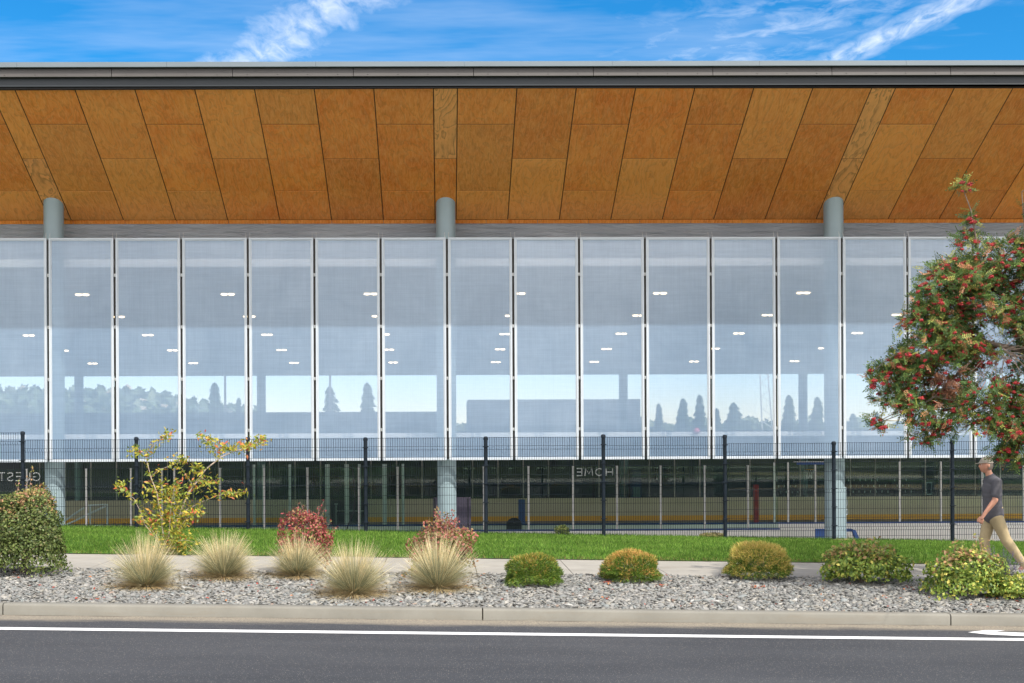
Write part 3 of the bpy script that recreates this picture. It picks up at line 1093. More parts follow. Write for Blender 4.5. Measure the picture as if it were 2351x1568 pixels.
# ------------------------------------------------------------------ hanging lamps
row_names = ['the row nearest the screens', 'the second row back', 'the middle row', 'the fourth row back', 'the farthest row']
lampx = [PY(p, 672, 40.0).x for p in (-145, 189, 523, 851, 1190, 1515, 1844, 2175, 2500)]
ordinal = ['first', 'second', 'third', 'fourth', 'fifth', 'sixth', 'seventh', 'eighth', 'ninth']
size_word = ['largest warm', 'large warm', 'mid-sized', 'small', 'smallest']
lamp_master = None
for r in range(5):
    Y = 40.0 + 4.4 * r
    vis = [x for x in lampx if -0.37 * Y < x < 0.47 * Y]
    for i, x in enumerate(vis):
        z = CAMZ + 4.96 - 0.0545 * 4.4 * r
        lab = '%s double ceiling lamp, %s from the left in %s' % (size_word[r], ordinal[i], row_names[r])
        if lamp_master is None:
            lt = thing('ceiling_lamp', lab, 'lamp', (x, Y, z), 'lit lamps hanging in rows under the hall ceiling')
            mb = MB()
            mb.box(x - 0.26, x + 0.26, Y - 0.16, Y + 0.16, z + 0.03, z + 0.10)
            mb.tube([(x - 0.2, Y, z + 0.09), (x - 0.2, Y, z + 0.20)], 0.012, 6)
            mb.tube([(x + 0.2, Y, z + 0.09), (x + 0.2, Y, z + 0.20)], 0.012, 6)
            mb.build('housing', M['galv'], lt)
            for s_ in (-1, 1):
                mb = MB()
                mb.ball((x + s_ * 0.112, Y - 0.02, z), (0.108, 0.14, 0.030), 2)
                mb.build('lamp_lens', M['lamp'], lt, smooth=True)
            lamp_master = lt
        else:
            lt = lamp_master.copy()
            COL.objects.link(lt)
            lt.location = (x, Y, z)
            lt['label'] = lab
            for ch in list(lamp_master.children):
                c2 = ch.copy()
                COL.objects.link(c2)
                c2.parent = lt

# ------------------------------------------------------------------ rink boards
def wall_of_boards(name, label, Y, x0, x1, ztop, zbot, mat, cap_mat, posts, ph, kick=None, pane_mat=None, post_mat=None, pw=0.05, capped=True, thick=0.10, panes=True):
    t = thing(name, label, 'rink boards', ((x0 + x1) / 2, Y, zbot))
    mb = MB()
    a = x0
    while a < x1 - 1e-3:
        b_ = min(a + 2.44, x1)
        mb.box(a + 0.004, b_ - 0.004, Y, Y + thick, zbot, ztop - 0.03)
        a = b_
    mb.build('board', mat, t)
    if capped:
        mb = MB(); mb.box(x0 - 0.01, x1 + 0.01, Y - 0.02, Y + thick + 0.02, ztop - 0.03, ztop + 0.012)
        mb.build('top_rail', cap_mat, t, bevel=0.008)
    if kick:
        mb = MB(); mb.box(x0, x1, Y - 0.012, Y, zbot, zbot + kick)
        mb.build('kickplate', M['kick'], t)
    for p in posts:
        mb = MB()
        w_ = p[1] if isinstance(p, tuple) else pw
        xx = p[0] if isinstance(p, tuple) else p
        mb.box(xx - w_ / 2, xx + w_ / 2, Y + 0.02, Y + 0.02 + pw, ztop, ztop + ph)
        mb.box(xx - w_ / 2 - 0.004, xx + w_ / 2 + 0.004, Y + 0.015, Y + 0.025 + pw, ztop + ph - 0.04, ztop + ph + 0.01)
        mb.build('stanchion', post_mat or M['stanchion'], t, bevel=0.004)
    if panes:
        xs = sorted([(p[0] if isinstance(p, tuple) else p) for p in posts])
        xs = [x0] + xs + [x1]
        for a, b_ in zip(xs[:-1], xs[1:]):
            if b_ - a < 0.15: continue
            mb = MB(); mb.box(a + 0.03, b_ - 0.03, Y + 0.04, Y + 0.052, ztop + 0.012, ztop + ph - 0.01)
            mb.build('glass_pane', pane_mat or M['glass'], t)
    return t


ZCAP = CAMZ - 2.29
YA, YB_, YF = 35.5, 38.3, 61.0
pa = [60.5, 197.5, 299.5, 371, 400, 505, 606, 706, 824, 913, 1111, 1213.8, 1315.6, 1417, 1517.7, 1619, 1718]
postsA = [PY(p, 1150, YA).x for p in pa]
xA1 = PY(1790, 1150, YA).x
postsA = [postsA[0] - 3.75, postsA[0] - 2.5, postsA[0] - 1.25] + postsA
bench = wall_of_boards('team_box_boards', 'near white boards with navy cap and tall glass, nearest behind the fence, holding HOME', YA,
                       postsA[0] - 1.2, xA1, ZCAP, RINK_Z, M['board_white'], M['blue_cap'], postsA, 1.80)
pb = [583, 605, 665, 752, 796, 825, 883, 925] + [1872.5, 1778.5, 1810, 2066.5, 2161, 2256.5, 2351.5, 2446]
xB0 = PY(-150, 1150, YB_).x; xB1 = PY(2600, 1150, YB_).x
postsB = [PY(p, 1150, YB_).x for p in pb]
tb = thing('rink_side_boards', 'white boards with navy cap and thin glass posts, beyond the team box and running right', 'rink boards', (XCOL, YB_, RINK_Z))
mb = MB(); a = xB0
while a < xB1:
    mb.box(a + 0.004, a + 2.436, YB_, YB_ + 0.1, RINK_Z, ZCAP - 0.03); a += 2.44
mb.build('board', M['board_white'], tb)
mb = MB(); mb.box(xB0, xB1, YB_ - 0.02, YB_ + 0.12, ZCAP - 0.03, ZCAP + 0.012)
mb.build('top_rail', M['blue_cap'], tb)
for p, x in zip(pb, postsB):
    left = p < 1000
    mb = MB()
    ww = 0.13 if p in (796, 883, 752) else (0.075 if left else 0.055)
    mb.box(x - ww / 2, x + ww / 2, YB_ + 0.02, YB_ + 0.075, ZCAP, ZCAP + 1.86)
    if ww > 0.1:
        mb.box(x - 0.012, x + 0.012, YB_ + 0.005, YB_ + 0.021, ZCAP, ZCAP + 1.86)
    mb.build('stanchion', M['green_post'] if left else M['stanchion'], tb, bevel=0.004)
xs = sorted(postsB)
for a, b_ in zip(xs[:-1], xs[1:]):
    if b_ - a < 0.15 or (a < PY(1000, 1150, YB_).x and b_ > PY(1700, 1150, YB_).x): continue
    mb = MB(); mb.box(a + 0.03, b_ - 0.03, YB_ + 0.04, YB_ + 0.052, ZCAP + 0.012, ZCAP + 1.85)
    mb.build('glass_pane', M['glass'], tb)
xf0 = PY(1201.5, 1100, YF).x
pf = [xf0 + k * 1.232 for k in range(-19, 22)]
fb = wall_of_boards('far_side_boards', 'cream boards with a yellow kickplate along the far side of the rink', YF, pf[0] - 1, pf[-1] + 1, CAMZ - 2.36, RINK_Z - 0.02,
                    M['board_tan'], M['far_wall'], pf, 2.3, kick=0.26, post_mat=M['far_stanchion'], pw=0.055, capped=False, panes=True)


# mirrored lettering on the team box glass
FONTS = {
    'G': [[(0.62, 0.86), (0.45, 0.98), (0.25, 0.98), (0.06, 0.80), (0.0, 0.5), (0.06, 0.2), (0.25, 0.02), (0.45, 0.02), (0.64, 0.16), (0.66, 0.48), (0.38, 0.48)]],
    'U': [[(0, 1), (0, 0.3), (0.08, 0.08), (0.28, 0.0), (0.48, 0.08), (0.56, 0.3), (0.56, 1)]],
    'E': [[(0.5, 1), (0, 1), (0, 0), (0.5, 0)], [(0, 0.52), (0.44, 0.52)]],
    'S': [[(0.5, 0.88), (0.38, 0.98), (0.16, 0.98), (0.03, 0.84), (0.05, 0.64), (0.42, 0.42), (0.52, 0.22), (0.40, 0.03), (0.14, 0.01), (0.0, 0.14)]],
    'T': [[(0, 1), (0.58, 1)], [(0.29, 1), (0.29, 0)]],
    'H': [[(0, 0), (0, 1)], [(0.58, 0), (0.58, 1)], [(0, 0.5), (0.58, 0.5)]],
    'O': [[(0.35 + 0.35 * cos(t_ * pi / 10), 0.5 + 0.49 * sin(t_ * pi / 10)) for t_ in range(21)]],
    'M': [[(0, 0), (0.08, 1), (0.36, 0.25), (0.64, 1), (0.72, 0)]],
}
ADV = {'G': 0.92, 'U': 0.80, 'E': 0.72, 'S': 0.76, 'T': 0.80, 'H': 0.86, 'O': 0.96, 'M': 1.0}


def lettering(word, px_right, px_left, ytop, ybot, Y, label):
    """word drawn mirrored: its first letter stands at the right"""
    a, b_ = PY(px_right, ytop, Y), PY(px_left, ybot, Y)
    Hh = a.z - b_.z
    total = sum(ADV[c] for c in word) - 0.2
    sx_ = (a.x - b_.x) / total
    t = thing('window_lettering', label, 'lettering', ((a.x + b_.x) / 2, Y, b_.z))
    x = 0
    for c in word:
        mb = MB()
        for pl in FONTS[c]:
            mb.tube([(a.x - (x + p[0]) * sx_, Y, b_.z + p[1] * Hh) for p in pl], 0.016, 5)
        mb.build('letter', M['letter'], t)
        x += ADV[c]
    return t


lettering('HOME', 1406, 1323, 1075.5, 1092, YA - 0.015, 'pale letters HOME seen from behind, in mirror writing on the glass')
lettering('GUEST', 92, -4, 1085, 1104, YA - 0.015, 'pale letters GUEST seen from behind, in mirror writing on the glass')


# ------------------------------------------------------------------ things standing in and near the rink
def tubeframe(name, label, cat, polys, Y, rad, mat, depth=None):
    pts = [[PY(p[0], p[1], (p[2] if len(p) > 2 else Y)) for p in pl] for pl in polys]
    c = pts[0][0]
    t = thing(name, label, cat, (c.x, Y, RINK_Z))
    return t, pts


# hockey goal turned on its side of the floor at left
gt, pts = tubeframe('goal_frame', 'white tubular goal frame with slanting braces standing behind the left column', 'goal',
                    [[(203, 1160), (246, 1158), (246, 1217)], [(207, 1160), (207, 1217)]], 45.0, 0.03, None)
mb = MB()
for pl in pts: mb.tube(pl, 0.032, 8)
mb.build('goal_post', M['white_paint'], gt)
mb = MB()
for pl in [[(142, 1200), (192, 1166)], [(144, 1209), (242, 1162)]]:
    mb.tube([PY(*pl[0], 44.2), PY(*pl[1], 45.0)], 0.034, 8)
mb.build('brace', M['white_paint'], gt)
mb = MB(); a = PY(208, 1162, 45.1); b_ = PY(245, 1215, 45.1)
for i in range(10):
    x = a.x + (b_.x - a.x) * i / 9
    mb.tube([(x, 45.3, a.z), (x, 45.3, b_.z)], 0.005, 4)
for i in range(12):
    z = a.z + (b_.z - a.z) * i / 11
    mb.tube([(a.x, 45.3, z), (b_.x, 45.3, z)], 0.005, 4)
mb.build('net', M['far_stanchion'], gt)
# small white stool
a = PY(216, 1206, 40.0); b_ = PY(231, 1218, 40)
st_ = thing('low_stool', 'small white stool with thin legs in front of the goal frame', 'stool', ((a.x + b_.x) / 2, 40, RINK_Z))
mb = MB(); mb.box(a.x, b_.x, 40, 40.25, a.z - 0.04, a.z); mb.build('seat', M['white_paint'], st_, bevel=0.006)
for x in (a.x + 0.012, b_.x - 0.012):
    for y in (40.02, 40.22):
        mb = MB(); mb.tube([(x, y, a.z - 0.04), (x, y, RINK_Z)], 0.010, 6); mb.build('leg', M['white_paint'], st_)


def panel_thing(name, label, cat, px0, px1, py0, Y, mat, zb=RINK_Z, thick=0.06, group=None):
    a, b_ = PY(px0, py0, Y), PY(px1, py0, Y)
    t = thing(name, label, cat, ((a.x + b_.x) / 2, Y, zb), group)
    mb = MB(); mb.box(a.x, b_.x, Y, Y + thick, zb, a.z)
    mb.build('panel', mat, t, bevel=0.012)
    return t, a, b_


t, a, b_ = panel_thing('rolling_partition', 'charcoal partition with pale T-shaped rail, between glass posts left of the middle column', 'partition', 758, 845, 1146, 39.3, M['grey_mat'])
mb = MB()
h0, h1, h2, h3 = PY(772, 1157, 39.25), PY(772, 1205, 39.25), PY(774, 1173, 39.25), PY(842, 1173, 39.25)
mb.tube([h0, h1], 0.022, 6); mb.tube([h2, h3], 0.018, 6); mb.tube([PY(768, 1157, 39.25), PY(776, 1157, 39.25)], 0.018, 6)
mb.build('rail', M['stanchion'], t)
mb = MB(); mb.box(a.x + 0.1, a.x + 0.3, 39.1, 39.5, RINK_Z, RINK_Z + 0.06); mb.box(b_.x - 0.3, b_.x - 0.1, 39.1, 39.5, RINK_Z, RINK_Z + 0.06)
mb.build('foot', M['rubber'], t)
t, a, b_ = panel_thing('standing_mat', 'dark purple folded floor mat stood upright behind the middle column', 'mat', 995, 1081.5, 1142, 31.2, M['dark_mat'], thick=0.05)
mb = MB(); mb.box(b_.x - 0.085, b_.x - 0.06, 31.185, 31.2, RINK_Z, a.z - 0.01); mb.box(a.x + 0.02, a.x + 0.05, 31.19, 31.2, RINK_Z, a.z - 0.01)
mb.build('fold', M['rubber'], t)
t, a, b_ = panel_thing('padded_post', 'royal blue padded post standing on the rink floor by the middle of the far boards', 'post', 1191, 1205, 1147, 48.0, M['blue_pad'], thick=0.22)
mb = MB(); mb.box(a.x - 0.05, b_.x + 0.05, 47.95, 48.27, RINK_Z, RINK_Z + 0.05); mb.build('base', M['rubber'], t)
t, a, b_ = panel_thing('padded_post', 'red padded post behind the glass, left of the right-hand column', 'post', 1732, 1742, 1113, 39.4, M['red_pad'], thick=0.16)
mb = MB(); mb.box(a.x - 0.05, b_.x + 0.05, 39.35, 39.62, RINK_Z, RINK_Z + 0.05); mb.build('base', M['rubber'], t)
# round dark hockey bin
c0, c1 = PY(1163, 1200, 37.0), PY(1198, 1200, 37.0)
cx_ = (c0.x + c1.x) / 2; rr = (c1.x - c0.x) / 2
zt_ = PY(1180, 1189, 37).z
t = thing('equipment_bin', 'dark round-topped bin beyond the glass, low beside the blue post', 'bin', (cx_, 37, RINK_Z))
mb = MB(); mb.lathe((cx_, 37), [(rr * 0.9, RINK_Z), (rr, zt_ - 0.22)], 20); mb.build('body', M['grey_mat'], t, smooth=True)
mb = MB(); mb.lathe((cx_, 37), [(rr * 1.02, zt_ - 0.22), (rr * 0.98, zt_ - 0.13), (rr * 0.75, zt_ - 0.05), (rr * 0.3, zt_), (0.001, zt_)], 20); mb.build('lid', M['rubber'], t, smooth=True)
# black cable drooping
t = MB().tube([PY(803, 1071, 35.3), PY(809, 1078, 35.2), PY(813, 1110, 35.1), PY(815, 1145, 35.1), PY(812, 1175, 35.1), PY(800, 1203, 35.1), PY(791, 1232, 35.1)], 0.014, 6)
tag(t.build('cable', M['rubber'], None, smooth=True), 'black cable drooping from the glass top to the floor left of centre', 'cable')
# blue trapezoid step frame behind the right column
t = thing('skating_aid', 'navy slanting frame stood on the floor at the foot of the right-hand column', 'skate frame', (PY(1920, 1216, 31.5).x, 31.5, RINK_Z))
def pp(pts, Y): return [(PY(p[0], p[1], Y).x, PY(p[0], p[1], Y).z) for p in pts]
mb = MB(); mb.prism(pp([(1872, 1214), (1900, 1214), (1899, 1262), (1872, 1262)], 31.5), 31.5, 31.56); mb.build('side_panel', M['blue_pad'], t, bevel=0.01)
mb = MB(); mb.prism(pp([(1898, 1215), (1956, 1214), (1963, 1220), (1898, 1222)], 31.5), 31.48, 31.62); mb.build('top_bar', M['blue_pad'], t, bevel=0.01)
mb = MB(); mb.prism(pp([(1954, 1214), (1963, 1217), (1985, 1262), (1970, 1262)], 31.5), 31.44, 31.54); mb.build('slanting_leg', M['blue_pad'], t, bevel=0.01)
mb = MB(); mb.prism(pp([(1944, 1222), (1951, 1222), (1968, 1262), (1961, 1262)], 31.8), 31.8, 31.85); mb.build('brace', M['stanchion'], t)
# navy banner under the screens
a, b_ = PY(1830, 1061.5, 34.5), PY(1897, 1066.5, 34.5)
t = thing('navy_banner', 'narrow navy banner hung just under the screens left of the right-hand column', 'banner', (a.x, 34.5, b_.z))
mb = MB(); mb.box(a.x, b_.x, 34.5, 34.53, b_.z, a.z); mb.build('cloth', M['blue_cap'], t)
mb = MB(); mb.tube([(a.x - 0.1, 34.52, a.z + 0.01), (b_.x + 0.1, 34.52, a.z + 0.01)], 0.015, 6); mb.build('rod', M['stanchion'], t)
# blue machine behind far boards
a, b_ = PY(1450, 1080, 62.6), PY(1472, 1150, 62.6)
t = thing('drink_machine', 'tall narrow blue machine behind the far boards, right of the HOME letters', 'vending machine', ((a.x + b_.x) / 2, 62.6, RINK_Z))
mb = MB(); mb.box(a.x, b_.x, 62.5, 63.1, RINK_Z, a.z); mb.build('body', M['blue_pad'], t, bevel=0.02)
mb = MB(); c_ = PY(1452, 1118, 62.49); mb.box(a.x + 0.04, b_.x - 0.04, 62.485, 62.5, c_.z - 0.5, c_.z); mb.build('front_panel', M['teal_board'], t)
# door with a window behind the far boards
a, b_ = PY(2118, 1090, 63.3), PY(2150, 1150, 63.3)
t = thing('panic_door', 'dark door with a pale-framed narrow window beyond the far boards at right', 'door', ((a.x + b_.x) / 2, 63.3, RINK_Z))
mb = MB(); mb.box(a.x, b_.x, 63.3, 63.36, RINK_Z, PY(2118, 1072, 63.3).z); mb.build('leaf', M['far_wall'], t)
w0, w1 = PY(2126, 1107, 63.25), PY(2140, 1136, 63.25)
mb = MB()
for (x0_, x1_, z0_, z1_) in ((w0.x, w0.x + 0.05, w1.z, w0.z), (w1.x - 0.05, w1.x, w1.z, w0.z), (w0.x + 0.05, w1.x - 0.05, w0.z - 0.05, w0.z), (w0.x + 0.05, w1.x - 0.05, w1.z, w1.z + 0.05)):
    mb.box(x0_, x1_, 63.26, 63.3, z0_, z1_)
mb.build('window_frame', M['steel_frame'], t)
# terraced seats with pale number tabs
seat_master = None
def seat_bank(px0, px1, label):
    a, b_ = PY(px0, 1100, 62.2), PY(px1, 1100, 62.2)
    t = thing('seat_bank', label, 'seating', ((a.x + b_.x) / 2, 62.2, RINK_Z), 'banks of dark seats behind the far boards')
    mb = MB()
    for j in range(3):
        zt__ = PY(1900, 1136 - 13 * j, 62.3).z
        mb.box(a.x, b_.x, 62.25 + j * 0.35, 62.6 + j * 0.35, RINK_Z, zt__)
    mb.build('step', M['far_wall'], t)
    n = max(3, int((b_.x - a.x) / 0.29))
    mb = MB(); tb_ = MB()
    for j in range(3):
        zt__ = PY(1900, 1136 - 13 * j, 62.3).z
        for i in range(n):
            x = a.x + 0.15 + i * 0.29
            if x > b_.x - 0.1 or (i * 7 + j * 3) % 11 == 4: continue
            mb.box(x - 0.11, x + 0.11, 62.28 + j * 0.35, 62.31 + j * 0.35, zt__, zt__ + 0.27)
            tb_.box(x - 0.022, x + 0.022, 62.268 + j * 0.35, 62.279 + j * 0.35, zt__ + 0.09, zt__ + 0.20)
    mb.build('seats', M['grey_mat'], t)
    tb_.build('number_tabs', M['white_paint'], t)
seat_bank(1786, 1848, 'bank of dark seats with white tabs left of the right-hand column, beyond the far boards')
seat_bank(1953, 2050, 'bank of dark seats with white tabs right of the right-hand column, beyond the far boards')
seat_bank(2060, 2108, 'short bank of dark seats with white tabs beside the door beyond the far boards')
# basketball hoop near the right column
a = PY(1858, 1078, 58); t = thing('basketball_hoop', 'small orange hoop with net under the ceiling left of the right-hand column', 'hoop', (a.x, 58, a.z))
mb = MB(); mb.tube([(a.x + 0.23 * cos(i * pi / 8), 58 + 0.23 * sin(i * pi / 8), a.z) for i in range(17)], 0.012, 5); mb.build('rim', M['kick'], t)
mb = MB()
for i in range(12):
    th = i * pi / 6
    for s_ in (-1, 1):
        mb.tube([(a.x + 0.23 * cos(th), 58 + 0.23 * sin(th), a.z), (a.x + 0.17 * cos(th + s_ * 0.26), 58 + 0.17 * sin(th + s_ * 0.26), a.z - 0.2), (a.x + 0.12 * cos(th), 58 + 0.12 * sin(th), a.z - 0.42)], 0.007, 4)
mb.build('net', M['letter'], t)
mb = MB(); mb.tube([(a.x, 58.25, a.z), (a.x, 58.6, a.z), (a.x, 58.6, ceil_z(58.6))], 0.04, 6); mb.build('bracket', M['far_wall'], t)
# pink ball stuck by the rail behind the screen
a = PY(1600, 989, 29.86)
mb = MB(); mb.ball((a.x, 29.87, a.z), 0.075, 3)
tag(mb.build('pink_ball', M['pink'], None, smooth=True, loc=(a.x, 29.87, a.z)), 'small pink ball resting by the white rail behind a screen', 'ball')

# goal far beyond, yellow soccer goals and masts
t = thing('soccer_goal', 'pale yellow goal frame far off behind the right screens', 'goal', (PY(2080, 985, 78).x, 78, RINK_Z))
mb = MB()
for pl in ([(2012, 1000), (2012, 969), (2040, 966), (2040, 1000)], [(2040, 966), (2075, 965), (2075, 1000)], [(2012, 969), (2052, 965)]):
    mb.tube([PY(p[0], p[1], 78) for p in pl], 0.06, 6)
mb.build('frame', M['yellow_paint'], t)
for px, Y, lab in ((516, 100, 'thin dark mast beside the left conifer, seen through the screens'), (757, 100, 'thin dark mast rising from a conifer left of centre, seen through the screens')):
    a = PY(px, 700, Y)
    mb = MB(); mb.tube([(a.x, Y, RINK_Z), (a.x, Y, a.z)], [0.11, 0.07], 6)
    tag(mb.build('light_mast', M['mullion'], None, loc=(a.x, Y, RINK_Z)), lab, 'mast')
a, b_ = PY(1766, 1000, 90), PY(1748, 760, 90)
t = thing('lattice_mast', 'leaning pale lattice mast seen through the right screens', 'mast', (a.x, 90, RINK_Z))
mb = MB()
w0, w1 = 0.42, 0.22
for s_ in (-1, 1): mb.tube([(a.x + s_ * w0, 90, a.z - 2), (b_.x + s_ * w1, 90, b_.z)], 0.05, 5)
mb.build('rails', M['galv'], t)
mb = MB()
for i in range(16):
    f0, f1 = i / 16, (i + 1) / 16
    p0 = Vector((a.x + (b_.x - a.x) * f0, 90, a.z + (b_.z - a.z) * f0)); p1 = Vector((a.x + (b_.x - a.x) * f1, 90, a.z + (b_.z - a.z) * f1))
    s_ = 1 if i % 2 else -1
    mb.tube([(p0.x + s_ * 0.36, 90, p0.z), (p1.x - s_ * 0.3, 90, p1.z)], 0.03, 4)
mb.build('lacing', M['galv'], t)

# ------------------------------------------------------------------ wire fence
YFN = 27.0
post_px = [(52, 990), (313, 1003), (569, 1003), (839, 1004), (1115, 1002), (1385, 997), (1664, 998), (1914, 1013), (2186, 1010), (2458, 1008)]
wire_top = [993, 1009, 1007.6, 1007, 1004.6, 1002.8, 1002.4, 1017, 1015, 1012, 1010]
fx = [PY(p[0], p[1], YFN).x for p in post_px]
fence = thing('wire_fence', 'navy welded-wire fence with folded panels and round posts along the lawn', 'fence', (fx[4], YFN, gz(fx[4], YFN)))
for (px, py), x in zip(post_px, fx):
    zt = PY(px, py, YFN).z
    zb = gz(x, YFN) - 0.1
    mb = MB()
    mb.tube([(x, YFN, zb), (x, YFN, zt - 0.035)], 0.042, 14)
    pst = mb.build('fence_post', M['fence'], fence, smooth=True)
    mb = MB()
    mb.lathe((x, YFN), [(0.050, zt - 0.075), (0.052, zt - 0.035), (0.044, zt - 0.012), (0.022, zt), (0.001, zt + 0.002)], 14)
    mb.build('post_cap', M['fence'], pst, smooth=True)
    for dz in (0.22, 0.62, 1.02, 1.42, 1.82):
        mb = MB()
        mb.tube([(x, YFN, zt - dz - 0.012), (x, YFN, zt - dz + 0.012)], 0.052, 12)
        mb.box(x - 0.062, x + 0.062, YFN - 0.058, YFN - 0.04, zt - dz - 0.010, zt - dz + 0.010)
        mb.build('clamp', M['fence'], pst)
FOLDS = [0.19, 1.00, 1.82]
HWIRE = [0.01, 0.42, 0.62, 0.81, 1.24, 1.43, 1.62, 2.02]
edges_x = [fx[0] - 2.5] + fx
for i in range(len(edges_x) - 1):
    xa, xb = edges_x[i], edges_x[i + 1]
    if i == 0: zt = PY(20, wire_top[0], YFN).z
    else:
        zt = (PY((post_px[i - 1][0] + post_px[i][0]) / 2, wire_top[i], YFN)).z
    zt += 0.0
    n = int(round((xb - xa - 0.06) / 0.0505))
    prof_ = [(0.0, 0.0)]
    for f_ in FOLDS:
        prof_ += [(f_, 0.0), (f_ + 0.035, -0.035), (f_ + 0.075, 0.0)]
    prof_.append((2.12, 0.0))
    mb = MB()
    for j in range(1, n):
        x = xa + 0.03 + (xb - xa - 0.06) * j / n
        mb.tube([(x, YFN - 0.055 + dy, zt - dz) for dz, dy in prof_], 0.0052, 3, cap=False)
    for dz in HWIRE + [f_ for f_ in FOLDS] + [f_ + 0.075 for f_ in FOLDS]:
        mb.tube([(xa + 0.01, YFN - 0.061, zt - dz), (xb - 0.01, YFN - 0.061, zt - dz)], 0.0050, 4)
    mb.build('wire_panel', M['fence'], fence)

# ------------------------------------------------------------------ planting
def noise3(rng, n=6):
    k = rng.normal(0, 1, (n, 3)) * 2.4
    ph = rng.uniform(0, 2 * pi, n)
    def f(U):
        return np.sin(U @ k.T + ph).mean(1)
    return f


def leaf_shell(rng, c, r, n, lobes=0.16, inner=0.35, block=0):
    """points on a bumpy, leaf-filled ellipsoid; returns points, outward directions, relative depth 0..1"""
    U = unit(rng.normal(0, 1, (n * 2, 3)))
    U = U[U[:, 2] > -0.75][:n]
    n = len(U)
    f = noise3(rng)
    if block:
        U = U / (np.abs(U) ** block).sum(1)[:, None] ** (1 / block)
    rad = 1 + lobes * 2.2 * f(U * 1.6) + lobes * 0.8 * f(U * 4.5)
    dep = np.where(rng.random(n) < inner, rng.uniform(0.3, 0.9, n) ** 0.7, rng.uniform(0.88, 1.05, n))
    P_ = U * np.array(r) * (rad * dep)[:, None]
    return P_ + np.array(c), U, dep


def bush(name, label, cat, px, base_y, top_y, halfw, n, leaf, pal, w=None, tip_pal=None, tip_at=0.6, lobes=0.16, Y=None,
         depth=None, group=None, twig_col=None, seed=1, sprouts=0, flat=0.5, needle=False, matname='leaf', block=0):
    rng = np.random.default_rng(seed)
    if Y is None:
        g = GP(px, base_y); 
    else:
        q = PY(px, base_y, Y); g = Vector((q.x, Y, gz(q.x, Y)))
    H = PY(px, top_y, g.y).z - g.z
    R = halfw / F * g.y
    D = depth or R * 0.9
    cz = g.z + H * flat
    c = (g.x, g.y + D * 0.5, cz)
    r = (R, D, H * (1 - flat))
    t = thing(name, label, cat, (g.x, g.y + D * 0.5, g.z), group)
    P_, U, dep = leaf_shell(rng, c, r, n, lobes, block=block)
    # skirt: fill down to the ground
    k = P_[:, 2] < cz
    sk = 1 / np.sqrt(np.maximum(1 - 0.80 * (np.minimum(0, (P_[:, 2] - cz) / r[2])) ** 2, 0.22))
    P_[:, 0] = c[0] + (P_[:, 0] - c[0]) * sk; P_[:, 1] = c[1] + (P_[:, 1] - c[1]) * sk
    P_[k, 2] = g.z + 0.02 + (P_[k, 2] - (cz - r[2])) / r[2] * (cz - g.z) * 0.98
    P_[:, 2] = np.maximum(P_[:, 2], g.z + 0.01)
    cols = pick(rng, pal, len(P_), w)
    hrel = (P_[:, 2] - g.z) / H
    if tip_pal is not None:
        f = noise3(rng)
        sel = ((0.7 * hrel + 0.15 + 0.45 * f(P_ * 11.0) + rng.normal(0, 0.16, len(P_)) if needle else hrel + 0.35 * f(P_ * 2.5)) + rng.normal(0, 0.12, len(P_)) > tip_at) & (dep > 0.8)
        cols[sel] = pick(rng, tip_pal, int(sel.sum()))
    if needle:
        Dd = unit(U + rng.normal(0, 0.55, U.shape) + np.array([0, 0, 0.3]))
        Nn = unit(rng.normal(0, 1, U.shape))
        V, Fc, cc = leafcloud(P_, Dd, Nn, leaf * rng.uniform(0.8, 1.3, len(P_)), leaf * 0.13, cols, 0.0)
    else:
        Nn = unit(U * 0.7 + rng.normal(0, 0.6, U.shape) + np.array([0, -0.1, 0.45]))
        Dd = np.cross(Nn, rng.normal(0, 1, U.shape))
        s = leaf * rng.uniform(0.6, 1.25, len(P_))
        V, Fc, cc = leafcloud(P_, Dd, Nn, s, s * 0.66, cols, 0.18)
    fo = npobj('foliage', V, Fc, M[matname], t, cc)
    mb = MB()
    stems = 9
    for i in range(stems):
        u = rng.normal(0, 1, 3)
        tip = Vector((c[0] + r[0] * 0.65 * rng.uniform(-1, 1), c[1] + r[1] * 0.6 * rng.uniform(-1, 1), g.z + H * rng.uniform(0.55, 0.9)))
        b0 = Vector((g.x + R * 0.15 * rng.uniform(-1, 1), c[1] + R * 0.15 * rng.uniform(-1, 1), g.z - 0.03))
        mid = b0.lerp(tip, 0.5) + Vector((rng.uniform(-1, 1) * R * 0.12, rng.uniform(-1, 1) * R * 0.1, H * 0.05))
        mb.tube([b0, mid, tip], [0.010, 0.007, 0.003], 5)
    mb.build('stems', M['bark'] if twig_col is None else M[twig_col], t)
    if sprouts:
        mb = MB(); CP, CD, CC = [], [], []
        for i in range(sprouts):
            a = rng.uniform(0, 2 * pi); rr = rng.uniform(0.1, 0.95)
            b0 = Vector((c[0] + r[0] * rr * cos(a) * 0.9, c[1] + r[1] * 0.6 * sin(a), g.z + H * (0.55 + 0.35 * (1 - rr))))
            ln = H * rng.uniform(0.18, 0.42)
            tip = b0 + Vector((rng.uniform(-0.5, 0.5) * ln + 0.3 * ln * rr * cos(a), rng.uniform(-0.3, 0.3) * ln, ln))
            mb.tube([b0, tip], [0.004, 0.002], 4)
            for q in range(14):
                f_ = rng.uniform(0.15, 1.02)
                CP.append(tuple(b0.lerp(tip, f_) + Vector(rng.normal(0, leaf * 0.45, 3)))); CD.append(rng.normal(0, 1, 3) + np.array([0, 0, 0.5]))
        n2 = len(CP)
        cc2 = pick(rng, tip_pal or pal, n2)
        V, Fc, c3_ = leafcloud(np.array(CP), np.array(CD), unit(rng.normal(0, 1, (n2, 3))), leaf * 0.95, leaf * 0.6, cc2, 0.2)
        sh = npobj('shoot_leaves', V, Fc, M[matname], t, c3_)
        mb.build('shoots', M['bark'], t)
    return t


